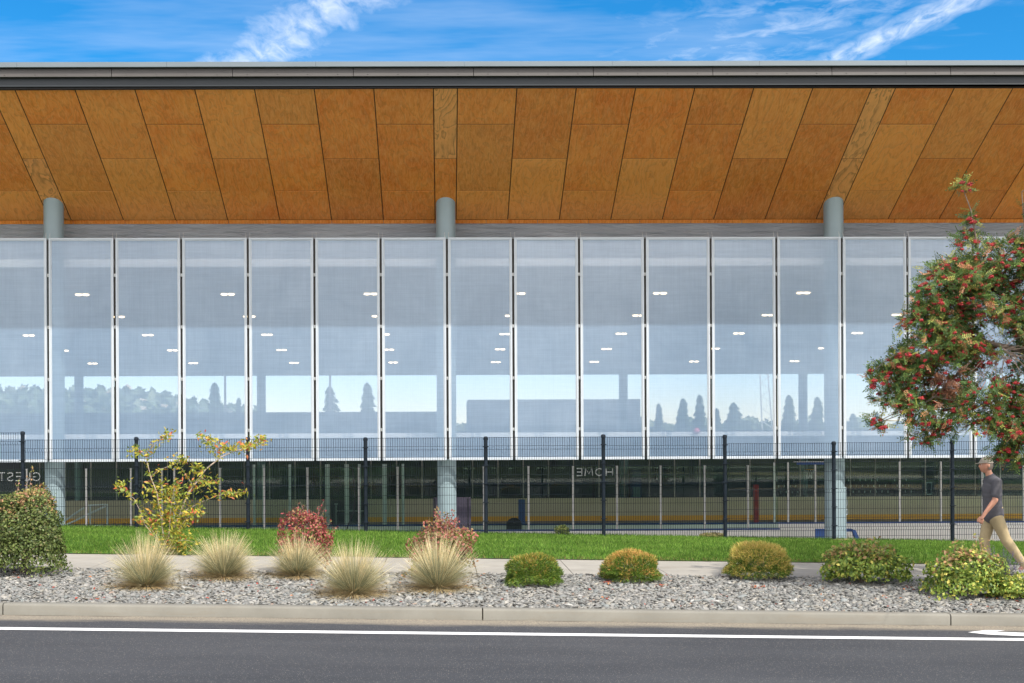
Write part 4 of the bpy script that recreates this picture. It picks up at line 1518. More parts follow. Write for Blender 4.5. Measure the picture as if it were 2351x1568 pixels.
G1, G2, G3, G4 = (0.11, 0.155, 0.04), (0.17, 0.215, 0.06), (0.065, 0.10, 0.03), (0.13, 0.19, 0.05)
# big clipped shrub at the left edge
bush('rounded_shrub', 'big dense green shrub with russet tips, cut by the left edge', 'shrub', 44, 1322, 1128, 76, 17000, 0.046,
     [G1, G2, G3, (0.10, 0.12, 0.04), (0.15, 0.14, 0.06)], [4, 3, 4, 2, 1], [(0.34, 0.20, 0.09), (0.28, 0.24, 0.08), (0.38, 0.20, 0.13), (0.20, 0.22, 0.06)],
     0.92, 0.10, seed=5, sprouts=16, flat=0.46, depth=0.5, block=3.2)
# barberry-like red shrubs
RED = [(0.27, 0.045, 0.055), (0.36, 0.085, 0.085), (0.18, 0.03, 0.035), (0.42, 0.18, 0.12), (0.20, 0.17, 0.05)]
OLV = [(0.19, 0.20, 0.05), (0.28, 0.25, 0.07), (0.13, 0.14, 0.04), (0.34, 0.19, 0.10)]
bush('red_shrub', 'crimson-topped shrub rising behind the third and fourth straw grass clumps', 'shrub', 704, 1303, 1180, 60, 4200, 0.045, OLV + RED[:2], None, RED, 0.45,
     0.22, Y=19.1, seed=8, sprouts=22, flat=0.5, depth=0.33, twig_col='dark_twig')
bush('bronze_shrub', 'olive and dusty red shrub behind the fifth straw grass clump', 'shrub', 1016, 1318, 1196, 68, 4600, 0.045, OLV, None, [(0.25, 0.16, 0.07), (0.30, 0.08, 0.07), (0.22, 0.18, 0.07), (0.36, 0.12, 0.11)], 0.5,
     0.24, Y=18.8, seed=9, sprouts=24, flat=0.5, depth=0.36, twig_col='dark_twig')
# dwarf pines
PN = [(0.10, 0.18, 0.025), (0.15, 0.24, 0.03), (0.06, 0.11, 0.02), (0.22, 0.28, 0.05)]
for i, (px, by, ty, hw, tp, lab, at) in enumerate([
        (1227, 1348, 1274, 60, [(0.40, 0.34, 0.07), (0.48, 0.30, 0.09), (0.26, 0.30, 0.05)], 'low dwarf pine, darkest green of three, nearest the straw grasses', 0.80),
        (1452, 1339, 1268, 62, [(0.62, 0.34, 0.12), (0.50, 0.32, 0.09), (0.34, 0.32, 0.06)], 'low dwarf pine with orange-brown tips, middle one of three', 0.62),
        (1750, 1333, 1249, 68, [(0.62, 0.45, 0.14), (0.50, 0.41, 0.11), (0.40, 0.38, 0.08)], 'tallest golden dwarf pine, nearest the rose shrubs', 0.42)]):
    bush('dwarf_pine', lab, 'shrub', px, by, ty, hw, 15000, 0.06, PN, [4, 3, 3, 1], tp, at, 0.09, group='dwarf pines on the pebbles', seed=30 + i,
         flat=0.36, needle=True, depth=0.40, block=2.4)
# rose shrubs at right
RS = [(0.19, 0.28, 0.05), (0.26, 0.36, 0.07), (0.10, 0.17, 0.04), (0.40, 0.45, 0.09), (0.58, 0.52, 0.12)]
bush('rose_shrub', 'loose yellow-green rose shrub in front of the right-hand column', 'shrub', 1996, 1344, 1256, 84, 3600, 0.065, RS, [3, 3, 3, 2, 1], [(0.32, 0.32, 0.08), (0.40, 0.26, 0.12), (0.18, 0.24, 0.06)], 0.85,
     0.22, seed=41, sprouts=30, flat=0.45, depth=0.45)
bush('rose_shrub', 'broad leafy rose shrub at the right edge below the walking man', 'shrub', 2236, 1376, 1266, 84, 4600, 0.06, RS, [3, 3, 3, 2, 1], [(0.32, 0.32, 0.08), (0.40, 0.24, 0.12), (0.18, 0.26, 0.06)], 0.85,
     0.20, seed=42, sprouts=26, flat=0.45, depth=0.5)
bush('ground_rose', 'low trailing yellow-green shrub in the bottom right planting corner', 'shrub', 2345, 1380, 1325, 50, 3000, 0.045, RS, [3, 3, 2, 3, 2], None, 0.8,
     0.2, seed=43, sprouts=6, flat=0.4, depth=0.35)
# small plants behind the fence
bush('small_perennial', 'tiny light green plant just inside the fence left of the HOME letters', 'plant', 1291, 1234, 1206, 16, 420, 0.06, [(0.16, 0.22, 0.05), (0.24, 0.27, 0.08), (0.10, 0.15, 0.04)], Y=27.2, seed=51, flat=0.5, depth=0.12)
bush('pale_perennial', 'pale cream-flowered low plant at the foot of a fence post', 'plant', 1638, 1245, 1224, 26, 900, 0.05, [(0.30, 0.27, 0.10), (0.45, 0.38, 0.22), (0.20, 0.22, 0.07)], Y=27.2, seed=52, flat=0.5, depth=0.15)
bush('small_perennial', 'small yellow-green plant at the foot of the fence, left of the right-hand column', 'plant', 1937, 1254, 1240, 20, 420, 0.06, [(0.16, 0.22, 0.05), (0.26, 0.28, 0.08), (0.42, 0.34, 0.20)], Y=26.8, seed=53, flat=0.5, depth=0.12)


# straw grasses
def grass_clump(px, base_y, top_y, halfw, label, seed):
    rng = np.random.default_rng(seed)
    g = GP(px, base_y)
    H = PY(px, top_y, g.y).z - g.z
    R = halfw / F * g.y
    cy_ = g.y + R * 0.55
    t = thing('straw_grass', label, 'grass clump', (g.x, cy_, g.z), 'straw-coloured grass clumps along the pebbles')
    c0 = np.array([g.x, cy_, g.z])
    # arching leaf blades in a dome, blue-green at the heart and straw at the tips
    n = 4600
    a = rng.uniform(0, 2 * pi, n); rr = np.sqrt(rng.random(n)) * 0.09
    off = np.stack([np.cos(a) * rr, np.sin(a) * rr, np.zeros(n)], 1)
    th = np.arccos(1 - rng.random(n) * 0.93)
    shape = 1 / np.sqrt((np.cos(th) / (H * 0.80)) ** 2 + (np.sin(th) / (R * 1.12)) ** 2)
    Ln = shape * rng.uniform(0.50, 1.12, n) * (1 + 0.16 * np.sin(a * 3 + seed) + 0.1 * np.sin(a * 7))
    lean = np.stack([np.cos(a), np.sin(a)], 1) * (Ln * np.sin(th))[:, None] + rng.normal(0, 0.02, (n, 2))
    green = pick(rng, [(0.17, 0.235, 0.16), (0.23, 0.29, 0.20), (0.10, 0.14, 0.09), (0.34, 0.34, 0.21)], n)
    dry = np.clip((th - 1.05) / 0.4 + rng.normal(0, 0.35, n), 0, 1)[:, None]
    base_c = green * (1 - dry) + pick(rng, [(0.58, 0.42, 0.20), (0.46, 0.30, 0.14)], n) * dry
    tipc = pick(rng, [(0.72, 0.60, 0.35), (0.62, 0.50, 0.27), (0.80, 0.70, 0.45)], n)
    off[:, 2] += 0.02
    V, Fc, cc = blades(rng, c0 + off, Ln, lean, rng.uniform(0.0028, 0.0052, n), base_c, 6, 0.16, base_c * 0.45 + tipc * 0.55)
    gzv = np.interp(V[:, 1], _py, _pz) - 0.018 * V[:, 0]
    low = (V[:, 2] - gzv).reshape(n, -1)
    V = V.reshape(n, -1, 3)
    V[..., 2] += np.maximum(0, 0.02 - low.min(1))[:, None] * np.repeat(np.linspace(0, 1, 7), 2)[None]
    V = V.reshape(-1, 3)
    npobj('leaf_blades', V, Fc, M['straw'], t, cc)
    # stiff straw stalks fanning out above the dome
    n = 430
    a = rng.uniform(0, 2 * pi, n); rr = np.sqrt(rng.random(n)) * 0.08
    off = np.stack([np.cos(a) * rr, np.sin(a) * rr, np.zeros(n)], 1)
    th = rng.beta(1.5, 1.9, n) * 1.18
    shape = 1 / np.sqrt((np.cos(th) / (H * 1.02)) ** 2 + (np.sin(th) / (R * 1.35)) ** 2)
    Ln = shape * rng.uniform(0.72, 1.06, n)
    lean = np.stack([np.cos(a), np.sin(a)], 1) * (Ln * np.sin(th))[:, None]
    lean[:, 0] += 0.02
    cols = pick(rng, [(0.74, 0.62, 0.36), (0.84, 0.74, 0.48), (0.62, 0.50, 0.27)], n)
    V, Fc, cc = blades(rng, c0 + off, Ln, lean, rng.uniform(0.004, 0.0065, n), cols, 4, 0.05)
    npobj('seed_stalks', V, Fc, M['straw'], t, cc)
    return t


for i, (px, by, ty, hw, lab) in enumerate([
        (326, 1356, 1220, 80, 'tall straw grass clump standing left of the yellow sapling'),
        (505, 1334, 1218, 84, 'second straw grass clump from the left, just right of the yellow sapling'),
        (680, 1330, 1222, 66, 'smallest straw grass clump, right in front of the crimson-topped shrub'),
        (808, 1376, 1238, 96, 'greenish straw grass clump lowest and nearest the kerb, right of the crimson-topped shrub'),
        (1004, 1362, 1222, 92, 'widest straw grass clump, in front of the bronze shrub')]):
    grass_clump(px, by, ty, hw, lab, 60 + i)


# lavender beside the right rose shrub
def lavender():
    rng = np.random.default_rng(71)
    g = GP(2298, 1352)
    t = thing('lavender', 'grey-green lavender with faded purple spikes in front of the walking man', 'plant', (g.x, g.y + 0.2, g.z))
    c0 = np.array([g.x, g.y + 0.2, g.z])
    n = 1100
    a = rng.uniform(0, 2 * pi, n)
    base = c0 + np.stack([np.cos(a) * 0.12, np.sin(a) * 0.1, np.zeros(n)], 1) * rng.random((n, 1))
    Ln = rng.uniform(0.35, 0.62, n)
    lean = np.stack([np.cos(a), np.sin(a)], 1) * (Ln * rng.uniform(0.1, 0.85, n))[:, None]
    V, Fc, cc = blades(rng, base, Ln, lean, 0.006, pick(rng, [(0.14, 0.18, 0.12), (0.20, 0.23, 0.16), (0.10, 0.14, 0.08)], n), 4, 0.15)
    npobj('stems', V, Fc, M['straw'], t, cc)
    tips = V.reshape(n, -1, 3)[:, -1][:150]
    CP = np.repeat(tips, 9, 0) + rng.normal(0, 1, (1350, 3)) * np.array([0.008, 0.008, 0.028])
    V, Fc, cc = leafcloud(CP, rng.normal(0, 1, CP.shape) + np.array([0, 0, 1]), rng.normal(0, 1, CP.shape), 0.016, 0.011, pick(rng, [(0.20, 0.16, 0.34), (0.28, 0.24, 0.40), (0.14, 0.12, 0.22)], len(CP)))
    npobj('flower_spikes', V, Fc, M['leaf'], t, cc)
lavender()


# yellow sapling, stems traced from the photo in the plane of the lawn edge
def zp(x, y):
    """zoom crop coordinates -> picture pixel"""
    return (x / 3.9183 * 0.97958, (1000 + y / 3.9183) * 0.97958)


def sapling():
    rng = np.random.default_rng(81)
    Y0 = 21.95
    stems = [
        ([(1545, 1190), (1570, 1060), (1600, 930), (1690, 700), (1760, 560), (1890, 390), (2030, 280), (2150, 225), (2290, 190), (2400, 120), (2445, 95)], 0.020, 0.5),
        ([(1530, 1190), (1500, 1000), (1478, 830), (1440, 600), (1390, 480), (1352, 330), (1345, 235), (1400, 185), (1480, 110), (1560, 60)], 0.011, -0.2),
        ([(1520, 1180), (1420, 1010), (1330, 900), (1290, 780), (1230, 660), (1150, 590), (1080, 540)], 0.008, -0.5),
        ([(1560, 1100), (1620, 830), (1720, 760), (1820, 705), (1990, 635), (2120, 615), (2270, 590)], 0.009, 0.35),
        ([(1385, 460), (1450, 400), (1520, 375), (1640, 330), (1740, 290)], 0.006, -0.3),
        ([(1345, 240), (1280, 230), (1190, 220)], 0.005, -0.3),
        ([(1540, 1150), (1560, 900), (1570, 740), (1600, 560), (1650, 500)], 0.009, -0.4),
        ([(1690, 700), (1760, 520), (1700, 430), (1660, 370)], 0.006, 0.1),
        ([(1760, 560), (1850, 470), (1960, 520), (2010, 470)], 0.006, 0.4),
        ([(1890, 390), (1800, 420), (1750, 380)], 0.005, 0.4),
        ([(2030, 280), (1950, 170), (1860, 100), (1850, 50)], 0.006, 0.5),
        ([(1440, 600), (1360, 570), (1320, 560)], 0.004, -0.2),
        ([(1540, 1150), (1640, 1050), (1700, 1040), (1800, 1060)], 0.006, -0.5),
        ([(1530, 1160), (1400, 950), (1330, 860), (1270, 850)], 0.006, -0.6),
        ([(1560, 1060), (1700, 860), (1780, 790), (1840, 800)], 0.006, -0.5),
    ]
    root = PY(*zp(1545, 1190), Y0)
    t = thing('yellow_sapling', 'young tree with thin slanting stems and yellow, green and orange autumn leaves', 'tree', (root.x, Y0, gz(root.x, Y0)))
    allp, alld, tt = [], [], []
    for pts, r, dy in stems:
        n = len(pts)
        P3 = []
        for i, p in enumerate(pts):
            P3.append(PY(*zp(*p), Y0 + dy * i / (n - 1)))
        mb = MB()
        mb.tube(P3, [r * (1 - 0.75 * i / (n - 1)) for i in range(n)], 6)
        mb.build('stem', M['pale_bark'], t, smooth=True)
        for i in range(n - 1):
            a, b_ = P3[i], P3[i + 1]
            f0 = i / (n - 1)
            m_ = int((b_ - a).length * (90 if f0 > 0.5 else 40)) + 1
            if r > 0.015 and f0 < 0.62: m_ = 3
            for q in range(m_):
                u = rng.random()
                allp.append(tuple(a.lerp(b_, u) + Vector(rng.normal(0, 0.045, 3))))
                tt.append(f0 + u / n)
    # dense leafy middle and base
    for (x, y, rx, ry, m_) in [(1600, 600, 150, 130, 110), (1480, 620, 110, 100, 60), (1560, 760, 160, 100, 110), (1600, 900, 170, 110, 120), (1600, 1040, 130, 90, 110),
                               (1860, 520, 110, 80, 45), (1800, 380, 70, 50, 22), (1300, 870, 60, 60, 16), (2080, 200, 160, 50, 75), (1930, 130, 90, 50, 35),
                               (1260, 230, 70, 60, 26), (1520, 90, 60, 50, 22), (1110, 540, 80, 60, 24), (2290, 170, 90, 60, 40), (2400, 110, 60, 45, 24),
                               (1420, 840, 90, 90, 40), (1640, 1120, 120, 60, 60), (1820, 760, 60, 60, 18), (1640, 300, 80, 40, 20), (2180, 610, 110, 40, 22)]:
        for q in range(int(m_ * 1.5)):
            p = PY(*zp(x + rng.normal(0, rx * 0.55), y + rng.normal(0, ry * 0.55)), Y0 + rng.normal(0, 0.16))
            allp.append(tuple(p)); tt.append((x - 1500) / 900 + rng.normal(0, 0.1))
    P_ = np.array(allp); n = len(P_)
    xs = np.array(tt)
    cols = pick(rng, [(0.30, 0.29, 0.035), (0.20, 0.25, 0.035), (0.42, 0.34, 0.04), (0.12, 0.18, 0.03), (0.46, 0.26, 0.05)], n, [4, 4, 3, 2, 1])
    red = (rng.random(n) < np.clip(0.04 + 0.55 * (xs - 0.55), 0.04, 0.5))
    cols[red] = pick(rng, [(0.50, 0.15, 0.06), (0.55, 0.24, 0.08), (0.42, 0.09, 0.05)], int(red.sum()))
    D = rng.normal(0, 1, (n, 3)) * np.array([1, 0.7, 0.5]) + np.array([0, 0, -0.55])
    N = rng.normal(0, 0.7, (n, 3)) + np.array([0.2, -0.5, 0.7])
    V, Fc, cc = leafcloud(P_, D, N, rng.uniform(0.065, 0.105, n), rng.uniform(0.028, 0.045, n), cols, 0.22)
    npobj('foliage', V, Fc, M['leaf'], t, cc)
sapling()


# mountain ash with berries reaching in from the right
def mountain_ash():
    rng = np.random.default_rng(91)
    Y0 = 17.4
    K = 0.97958
    def W(fx_, fy_, dy=0.0):
        return PY(fx_ * K, fy_ * K, Y0 + dy)
    tb_ = W(2600, 1300); gx = tb_.x
    root = Vector((gx, Y0, gz(gx, Y0)))
    t = thing('mountain_ash', 'rowan tree full of red berry clusters leaning in from the right edge', 'tree', root)
    # full-frame pixel lobes: cx, cy, rx, ry, dy, clusters
    lobes = [(2345, 735, 165, 120, 0.0, 300), (2250, 720, 110, 120, -0.1, 190), (2190, 770, 75, 90, 0.0, 110), (2160, 880, 95, 70, 0.0, 120),
             (2090, 905, 52, 46, 0.0, 40), (2185, 955, 80, 42, 0.1, 70), (2300, 950, 100, 60, -0.1, 120), (2385, 930, 70, 110, 0.0, 110),
             (2262, 650, 46, 40, 0.1, 44), (2350, 615, 70, 55, 0.0, 75), (2400, 520, 26, 52, 0.0, 26), (2205, 830, 110, 60, 0.2, 100),
             (2350, 1025, 24, 40, 0.0, 18), (2352, 1066, 14, 18, 0.0, 8), (2160, 1015, 26, 24, 0.0, 12), (2265, 1000, 30, 30, 0.0, 14),
             (2200, 1005, 14, 30, 0.0, 8), (2395, 1040, 24, 60, 0.0, 22), (2065, 985, 26, 12, 0.0, 8),
             (2262, 560, 18, 24, 0.0, 10), (2430, 820, 70, 210, 0.2, 160), (2500, 760, 100, 230, 0.0, 170), (2600, 720, 170, 230, 0.0, 200), (2720, 800, 140, 190, 0, 100), (2255, 437, 11, 10, 0.0, 4), (2270, 495, 8, 26, 0.0, 4), (2560, 470, 130, 170, 0.1, 150), (2680, 450, 200, 220, 0.0, 190), (2640, 220, 150, 150, 0.0, 130), (2780, 300, 160, 200, 0.1, 110), (2700, 20, 200, 150, 0.0, 150), (2900, 130, 160, 220, 0.2, 110), (2700, 330, 190, 210, 2.7, 170), (2790, 120, 200, 150, 2.4, 130), (2960, 350, 160, 200, 2.6, 110), (2050, 868, 12, 10, 0.0, 5)]
    crown = W(2620, 800)
    mb = MB()
    fork = Vector((gx, Y0, root.z + 1.25))
    mb.tube([root - Vector((0, 0, 0.1)), root + Vector((0.02, 0, 0.5)), fork], [0.13, 0.10, 0.085], 12)
    mb.build('trunk', M['bark'], t, smooth=True)
    hubs = []
    for j, (x, y, rx, ry, dy, m_) in enumerate(lobes):
        c_ = W(x, y, dy)
        start = fork if x > 2450 else None
        hubs.append(c_)
    arms = [[(2600, 1080), (2560, 960), (2480, 860), (2390, 820), (2300, 800), (2220, 800), (2150, 840), (2090, 890), (2052, 880)],
            [(2600, 1080), (2540, 900), (2450, 740), (2350, 690), (2262, 640), (2240, 600)],
            [(2480, 860), (2400, 900), (2330, 930), (2280, 960)], [(2300, 800), (2250, 870), (2190, 930), (2140, 960), (2062, 990)],
            [(2450, 740), (2420, 620), (2400, 520), (2395, 450)], [(2350, 690), (2300, 640), (2288, 560), (2275, 490), (2258, 445)],
            [(2600, 1080), (2600, 900), (2580, 700), (2560, 560)], [(2330, 930), (2350, 1000), (2355, 1060)], [(2390, 820), (2370, 730), (2330, 700)],
            [(2220, 800), (2170, 760), (2145, 740)], [(2480, 860), (2440, 960), (2405, 1040)], [(2600, 1080), (2680, 900), (2720, 780)], [(2640, 480), (2700, 360), (2790, 200)], [(2580, 700), (2640, 480), (2660, 250)], [(2640, 480), (2740, 380), (2780, 280)], [(2580, 700), (2530, 520), (2520, 400)]]
    for a_ in arms:
        n = len(a_)
        P3 = [W(p[0], p[1], rng.uniform(-0.12, 0.12)) for p in a_]
        if a_[0] == (2600, 1080): P3[0] = fork
        r0 = 0.055 if a_[0] == (2600, 1080) else 0.022
        mb = MB(); mb.tube(P3, [max(0.005, r0 * (1 - 0.85 * i / (n - 1))) for i in range(n)], 7)
        mb.build('limb', M['bark'], t, smooth=True)
        hubs += P3
    hub = np.array([tuple(h) for h in hubs])
    # bare pale twigs seen in the opening of the crown
    mb = MB()
    for i in range(24):
        a = rng.uniform(-3.1, 0.9); r1 = rng.uniform(50, 125)
        x0_, y0_ = 2345 + rng.normal(0, 12), 826 + rng.normal(0, 8)
        p0 = W(x0_, y0_, -0.35); 
        xm, ym = x0_ + cos(a) * r1 * 0.5, y0_ - sin(a) * r1 * 0.35 + 6
        x1_, y1_ = x0_ + cos(a) * r1, y0_ - sin(a) * r1 * 0.75 + 35
        mb.tube([p0, W(xm, ym, -0.42), W(x1_, y1_, -0.40)], [0.0085, 0.0055, 0.002], 4)
    mb.build('bare_twigs', M['bark'], t)
    # leaf sprays: each a pinnate leaf of leaflets; sprays gather in twig clusters
    CP, CD, CN, CC = [], [], [], []
    berries = []
    tw = MB()
    f = noise3(rng, 8)
    for (x, y, rx, ry, dy, m_) in lobes:
        for q in range(int(m_ * 1.6)):
            a = rng.uniform(0, 2 * pi); s_ = rng.random() ** 0.45
            X_, Y_ = x + rx * s_ * cos(a), y + ry * s_ * sin(a)
            # opening with bare twigs
            if abs(X_ - 2350) < 62 and abs(Y_ - 862) < 44 and rng.random() < 0.55: continue
            if abs(X_ - 2235) < 26 and abs(Y_ - 850) < 14 and rng.random() < 0.6: continue
            zz_ = rng.normal(0, 0.32 if x < 2450 else 0.8) * min(1.0, rx / 90)
            c_ = W(X_, Y_, dy + zz_)
            if f(np.array([[c_.x * 2.2, c_.y * 2, c_.z * 2.2]]))[0] < -0.25: continue
            out_ = np.array([cos(a) * 0.6, -0.45 + rng.normal(0, 0.4), -sin(a) * 0.3 + 0.15])
            dead = ((X_ - 2215) / 38) ** 2 + ((Y_ - 893) / 58) ** 2 < rng.uniform(0.1, 1.3) and zz_ < 0.25
            dcol = (rng.random() - 0.5)
            for l_ in range(rng.integers(4, 7)):
                d = out_ + rng.normal(0, 0.75, 3); d[2] -= 0.25; d /= np.linalg.norm(d)
                p0 = np.array(c_) + rng.normal(0, 0.035, 3)
                nrm_ = np.cross(d, rng.normal(0, 1, 3)); nrm_ = nrm_ / np.linalg.norm(nrm_) + np.array([0, -0.3, 0.8]); 
                sd_ = np.cross(nrm_, d); sd_ /= np.linalg.norm(sd_)
                nl = 5
                base = (0.13, 0.215, 0.055) if rng.random() < 0.5 else (0.075, 0.14, 0.045)
                if rng.random() < 0.18: base = (0.34, 0.36, 0.09)
                if rng.random() < 0.07: base = (0.50, 0.24, 0.12)
                if dead: base = (0.42, 0.20, 0.12) if rng.random() < 0.6 else (0.30, 0.17, 0.12)
                for k_ in range(nl):
                    for sg in (-1, 1):
                        CP.append(p0 + d * (0.02 + k_ * 0.024) + sd_ * sg * 0.016)
                        CD.append(sd_ * sg + d * 0.55); CN.append(nrm_); CC.append(base)
                CP.append(p0 + d * 0.155); CD.append(d); CN.append(nrm_); CC.append(base)
            if rng.random() < (0.7 if x < 2450 else 0.05) and not (dead and rng.random() < 0.7):
                berries.append((np.array(c_) + out_ * 0.06 + np.array([0, -0.07, -0.04]), rng.random()))
            if rng.random() < 0.30:
                h = hub[np.argmin(((hub - np.array(c_)) ** 2).sum(1))]
                if np.linalg.norm(h - np.array(c_)) < 0.8:
                    m2 = (h + np.array(c_)) / 2 + rng.normal(0, 0.04, 3)
                    tw.tube([h, m2, c_], [0.007, 0.004, 0.002], 3, cap=False)
    CP, CD, CN = np.array(CP), np.array(CD), np.array(CN)
    CC = np.array(CC) * rng.uniform(0.75, 1.25, (len(CC), 1))
    V, Fc, cc = leafcloud(CP, CD, CN, rng.uniform(0.036, 0.050, len(CP)), 0.018, CC, 0.12)
    npobj('foliage', V, Fc, M['leaf'], t, cc)
    tw.build('twigs', M['bark'], t)
    # hanging bare tendrils low on the crown
    mb = MB()
    mb.tube([W(2235, 992), W(2222, 1008), W(2195, 1012)], [0.004, 0.003, 0.002], 4)
    mb.tube([W(2270, 985), W(2245, 1000), W(2228, 1012)], [0.004, 0.003, 0.002], 4)
    mb.build('tendrils', M['dark_twig'], t)
    # berry clusters: one mesh built three ways, then copied
    protos = []
    v0, f0 = ico(1)
    for s_ in range(3):
        vs, fs, cs, b0 = [], [], [], 0
        nb = 26 + 8 * s_
        for q in range(nb):
            u = unit(rng.normal(0, 1, (1, 3)))[0]
            p = u * np.array([0.048, 0.040, 0.030]) * rng.uniform(0.5, 1.05)
            vs.append(v0 * 0.0098 + p); fs.append(f0 + b0); b0 += len(v0)
            cs.append(np.repeat(pick(rng, [(0.36, 0.014, 0.020), (0.22, 0.008, 0.014), (0.44, 0.035, 0.035)], 1), len(v0), 0))
        protos.append((np.concatenate(vs), np.concatenate(fs), np.concatenate(cs)))
    order = sorted(berries, key=lambda b: b[0][1])
    inview = [b for b in order if b[0][0] < PY(2380, 900, Y0).x]
    first = inview[:100]
    ids = set(id(b) for b in first)
    rest = [b for b in order if id(b) not in ids]
    masters = []
    for i, (p, s_) in enumerate(first):
        pr = protos[i % 3]
        if i < 3:
            o = npobj('berry_cluster', pr[0] + p, pr[1], M['berry'], t, pr[2], True, loc=tuple(p - np.array(root)))
            masters.append(o)
        else:
            o = masters[i % 3].copy(); COL.objects.link(o); o.parent = t
            o.location = tuple(p - np.array(root))
        o.rotation_euler = (rng.uniform(-0.5, 0.5), rng.uniform(-0.5, 0.5), rng.uniform(0, 6.28))
        k_ = 0.48 + 0.5 * s_ ** 1.5
        o.scale = (k_, k_, k_)
    vs, fs, cs, b0 = [], [], [], 0
    for i, (p, s_) in enumerate(rest):
        pr = protos[i % 3]
        vs.append(pr[0] * (0.48 + 0.5 * s_ ** 1.5) + p); fs.append(pr[1] + b0); cs.append(pr[2]); b0 += len(pr[0])
    if vs:
        o = npobj('berry_mass', np.concatenate(vs), np.concatenate(fs), M['berry'], t, np.concatenate(cs), True)
        o['kind'] = 'stuff'
mountain_ash()


# fallen leaves
def litter():
    rng = np.random.default_rng(101)
    spots = [(1402, 1342, 8), (1520, 1350, 7), (1745, 1353, 9), (215, 1382, 4), (1080, 1352, 5), (1395, 1380, 4), (2085, 1354, 6)]
    P_ = []
    for x, y, m_ in spots:
        g = GP(x, y)
        for q in range(m_):
            xx, yy = g.x + rng.normal(0, 0.06), g.y + rng.normal(0, 0.07)
            P_.append((xx, yy, gz(xx, yy) + 0.035))
    for q in range(110):
        yy = rng.uniform(16.1, 19.3); xx = rng.uniform(-0.40, 0.5) * yy
        P_.append((xx, yy, gz(xx, yy) + 0.03))
    P_ = np.array(P_); n = len(P_)
    V, Fc, cc = leafcloud(P_, rng.normal(0, 1, (n, 3)) * np.array([1, 1, 0.2]), rng.normal(0, 0.25, (n, 3)) + np.array([0, 0, 1]), 0.055, 0.032,
                          pick(rng, [(0.42, 0.08, 0.05), (0.50, 0.20, 0.08), (0.32, 0.07, 0.05)], n), 0.3)
    o = npobj('fallen_leaves', V, Fc, M['leaf'], None, cc)
    tag(o, 'scattered red and orange fallen leaves lying on the river pebbles', 'leaves', kind='stuff')
litter()


# ------------------------------------------------------------------ trees and woods beyond the hall
def conifer(px, top_y, halfw, Y, label, seed, loose=0.0):
    rng = np.random.default_rng(seed)
    a = PY(px, top_y, Y)
    H = a.z - RINK_Z
    vis = (halfw / F * Y)
    R = vis * 1.45
    t = thing('conifer', label, 'tree', (a.x, Y, RINK_Z), 'trees beyond the hall seen through the screens')
    mb = MB(); mb.tube([(a.x, Y, RINK_Z), (a.x, Y, a.z - H * 0.1)], [0.022 * H, 0.04], 8)
    mb.build('trunk', M['bark'], t)
    n = 9000
    h = rng.random(n) ** 1.15
    tiers = 13
    hh = np.clip((np.floor(h * tiers) + rng.beta(2, 2, n)) / tiers, 0, 1)
    ang = rng.uniform(0, 2 * pi, n)
    prof_ = (1 - hh) ** 0.58 * (1 + 0.22 * np.sin(hh * 17 + seed) * np.sin(ang + seed * 2.1)) * (0.86 + 0.14 * np.sin(hh * tiers * 2 * pi)) * (1 + 0.25 * np.sin(ang * 3 + hh * 9)) + 0.02
    rr = R * prof_ * np.sqrt(rng.random(n))
    P_ = np.stack([a.x + np.cos(ang) * rr, Y + np.sin(ang) * rr, RINK_Z + H * (0.08 + 0.92 * hh) - rr * 0.22], 1)
    keep = rng.random(n) > loose * (0.5 + 0.5 * np.sin(hh * 23 + ang * 2))
    P_ = P_[keep]; n = len(P_)
    D = np.stack([np.cos(ang[keep]), np.sin(ang[keep]), -0.35 + rng.normal(0, 0.3, n)], 1)
    s_ = H * 0.045
    V, Fc, cc = leafcloud(P_, D, rng.normal(0, 0.5, (n, 3)) + np.array([0, 0, 1]), s_, s_ * 0.4, pick(rng, [(0.07, 0.11, 0.06), (0.10, 0.14, 0.075), (0.055, 0.085, 0.05)], n), 0.2)
    npobj('crown', V, Fc, M['leaf'], t, cc)


con = [(493, 880, 24, 100, 'bushy-topped conifer beside a mast, seen through the fourth screen'), (757, 888, 27, 102, 'loose conifer with a mast behind it, left of centre'),
       (843, 880, 25, 100, 'slim conifer left of the middle column, seen through a screen'), (1512, 928, 13, 110, 'narrow young conifer right of the pale block'),
       (1568, 916, 22, 105, 'middle conifer of three right of the pale block'), (1606, 908, 17, 108, 'pointed conifer beside a screen post, right of the pale block'),
       (1645, 938, 16, 112, 'short conifer left of the broad pair, behind the right screens'), (1684, 925, 32, 104, 'broad round conifer left of the leaning lattice mast'),
       (1811, 908, 22, 104, 'conifer between lattice mast and far column'), (1876, 912, 22, 104, 'conifer just left of the right-hand column, through the screen'),
       (1958, 950, 22, 112, 'low conifer right of the right-hand column'), (2012, 948, 18, 112, 'low conifer above the yellow goal frame'), (548, 915, 10, 118, 'small conifer at the end of the wooded slope'), (1120, 955, 10, 118, 'tiny conifer left of the pale block')]
for i, (px, ty, hw, Y, lab) in enumerate(con):
    conifer(px, ty, hw, Y, lab, 200 + i, 0.5 if i == 1 else 0.25)


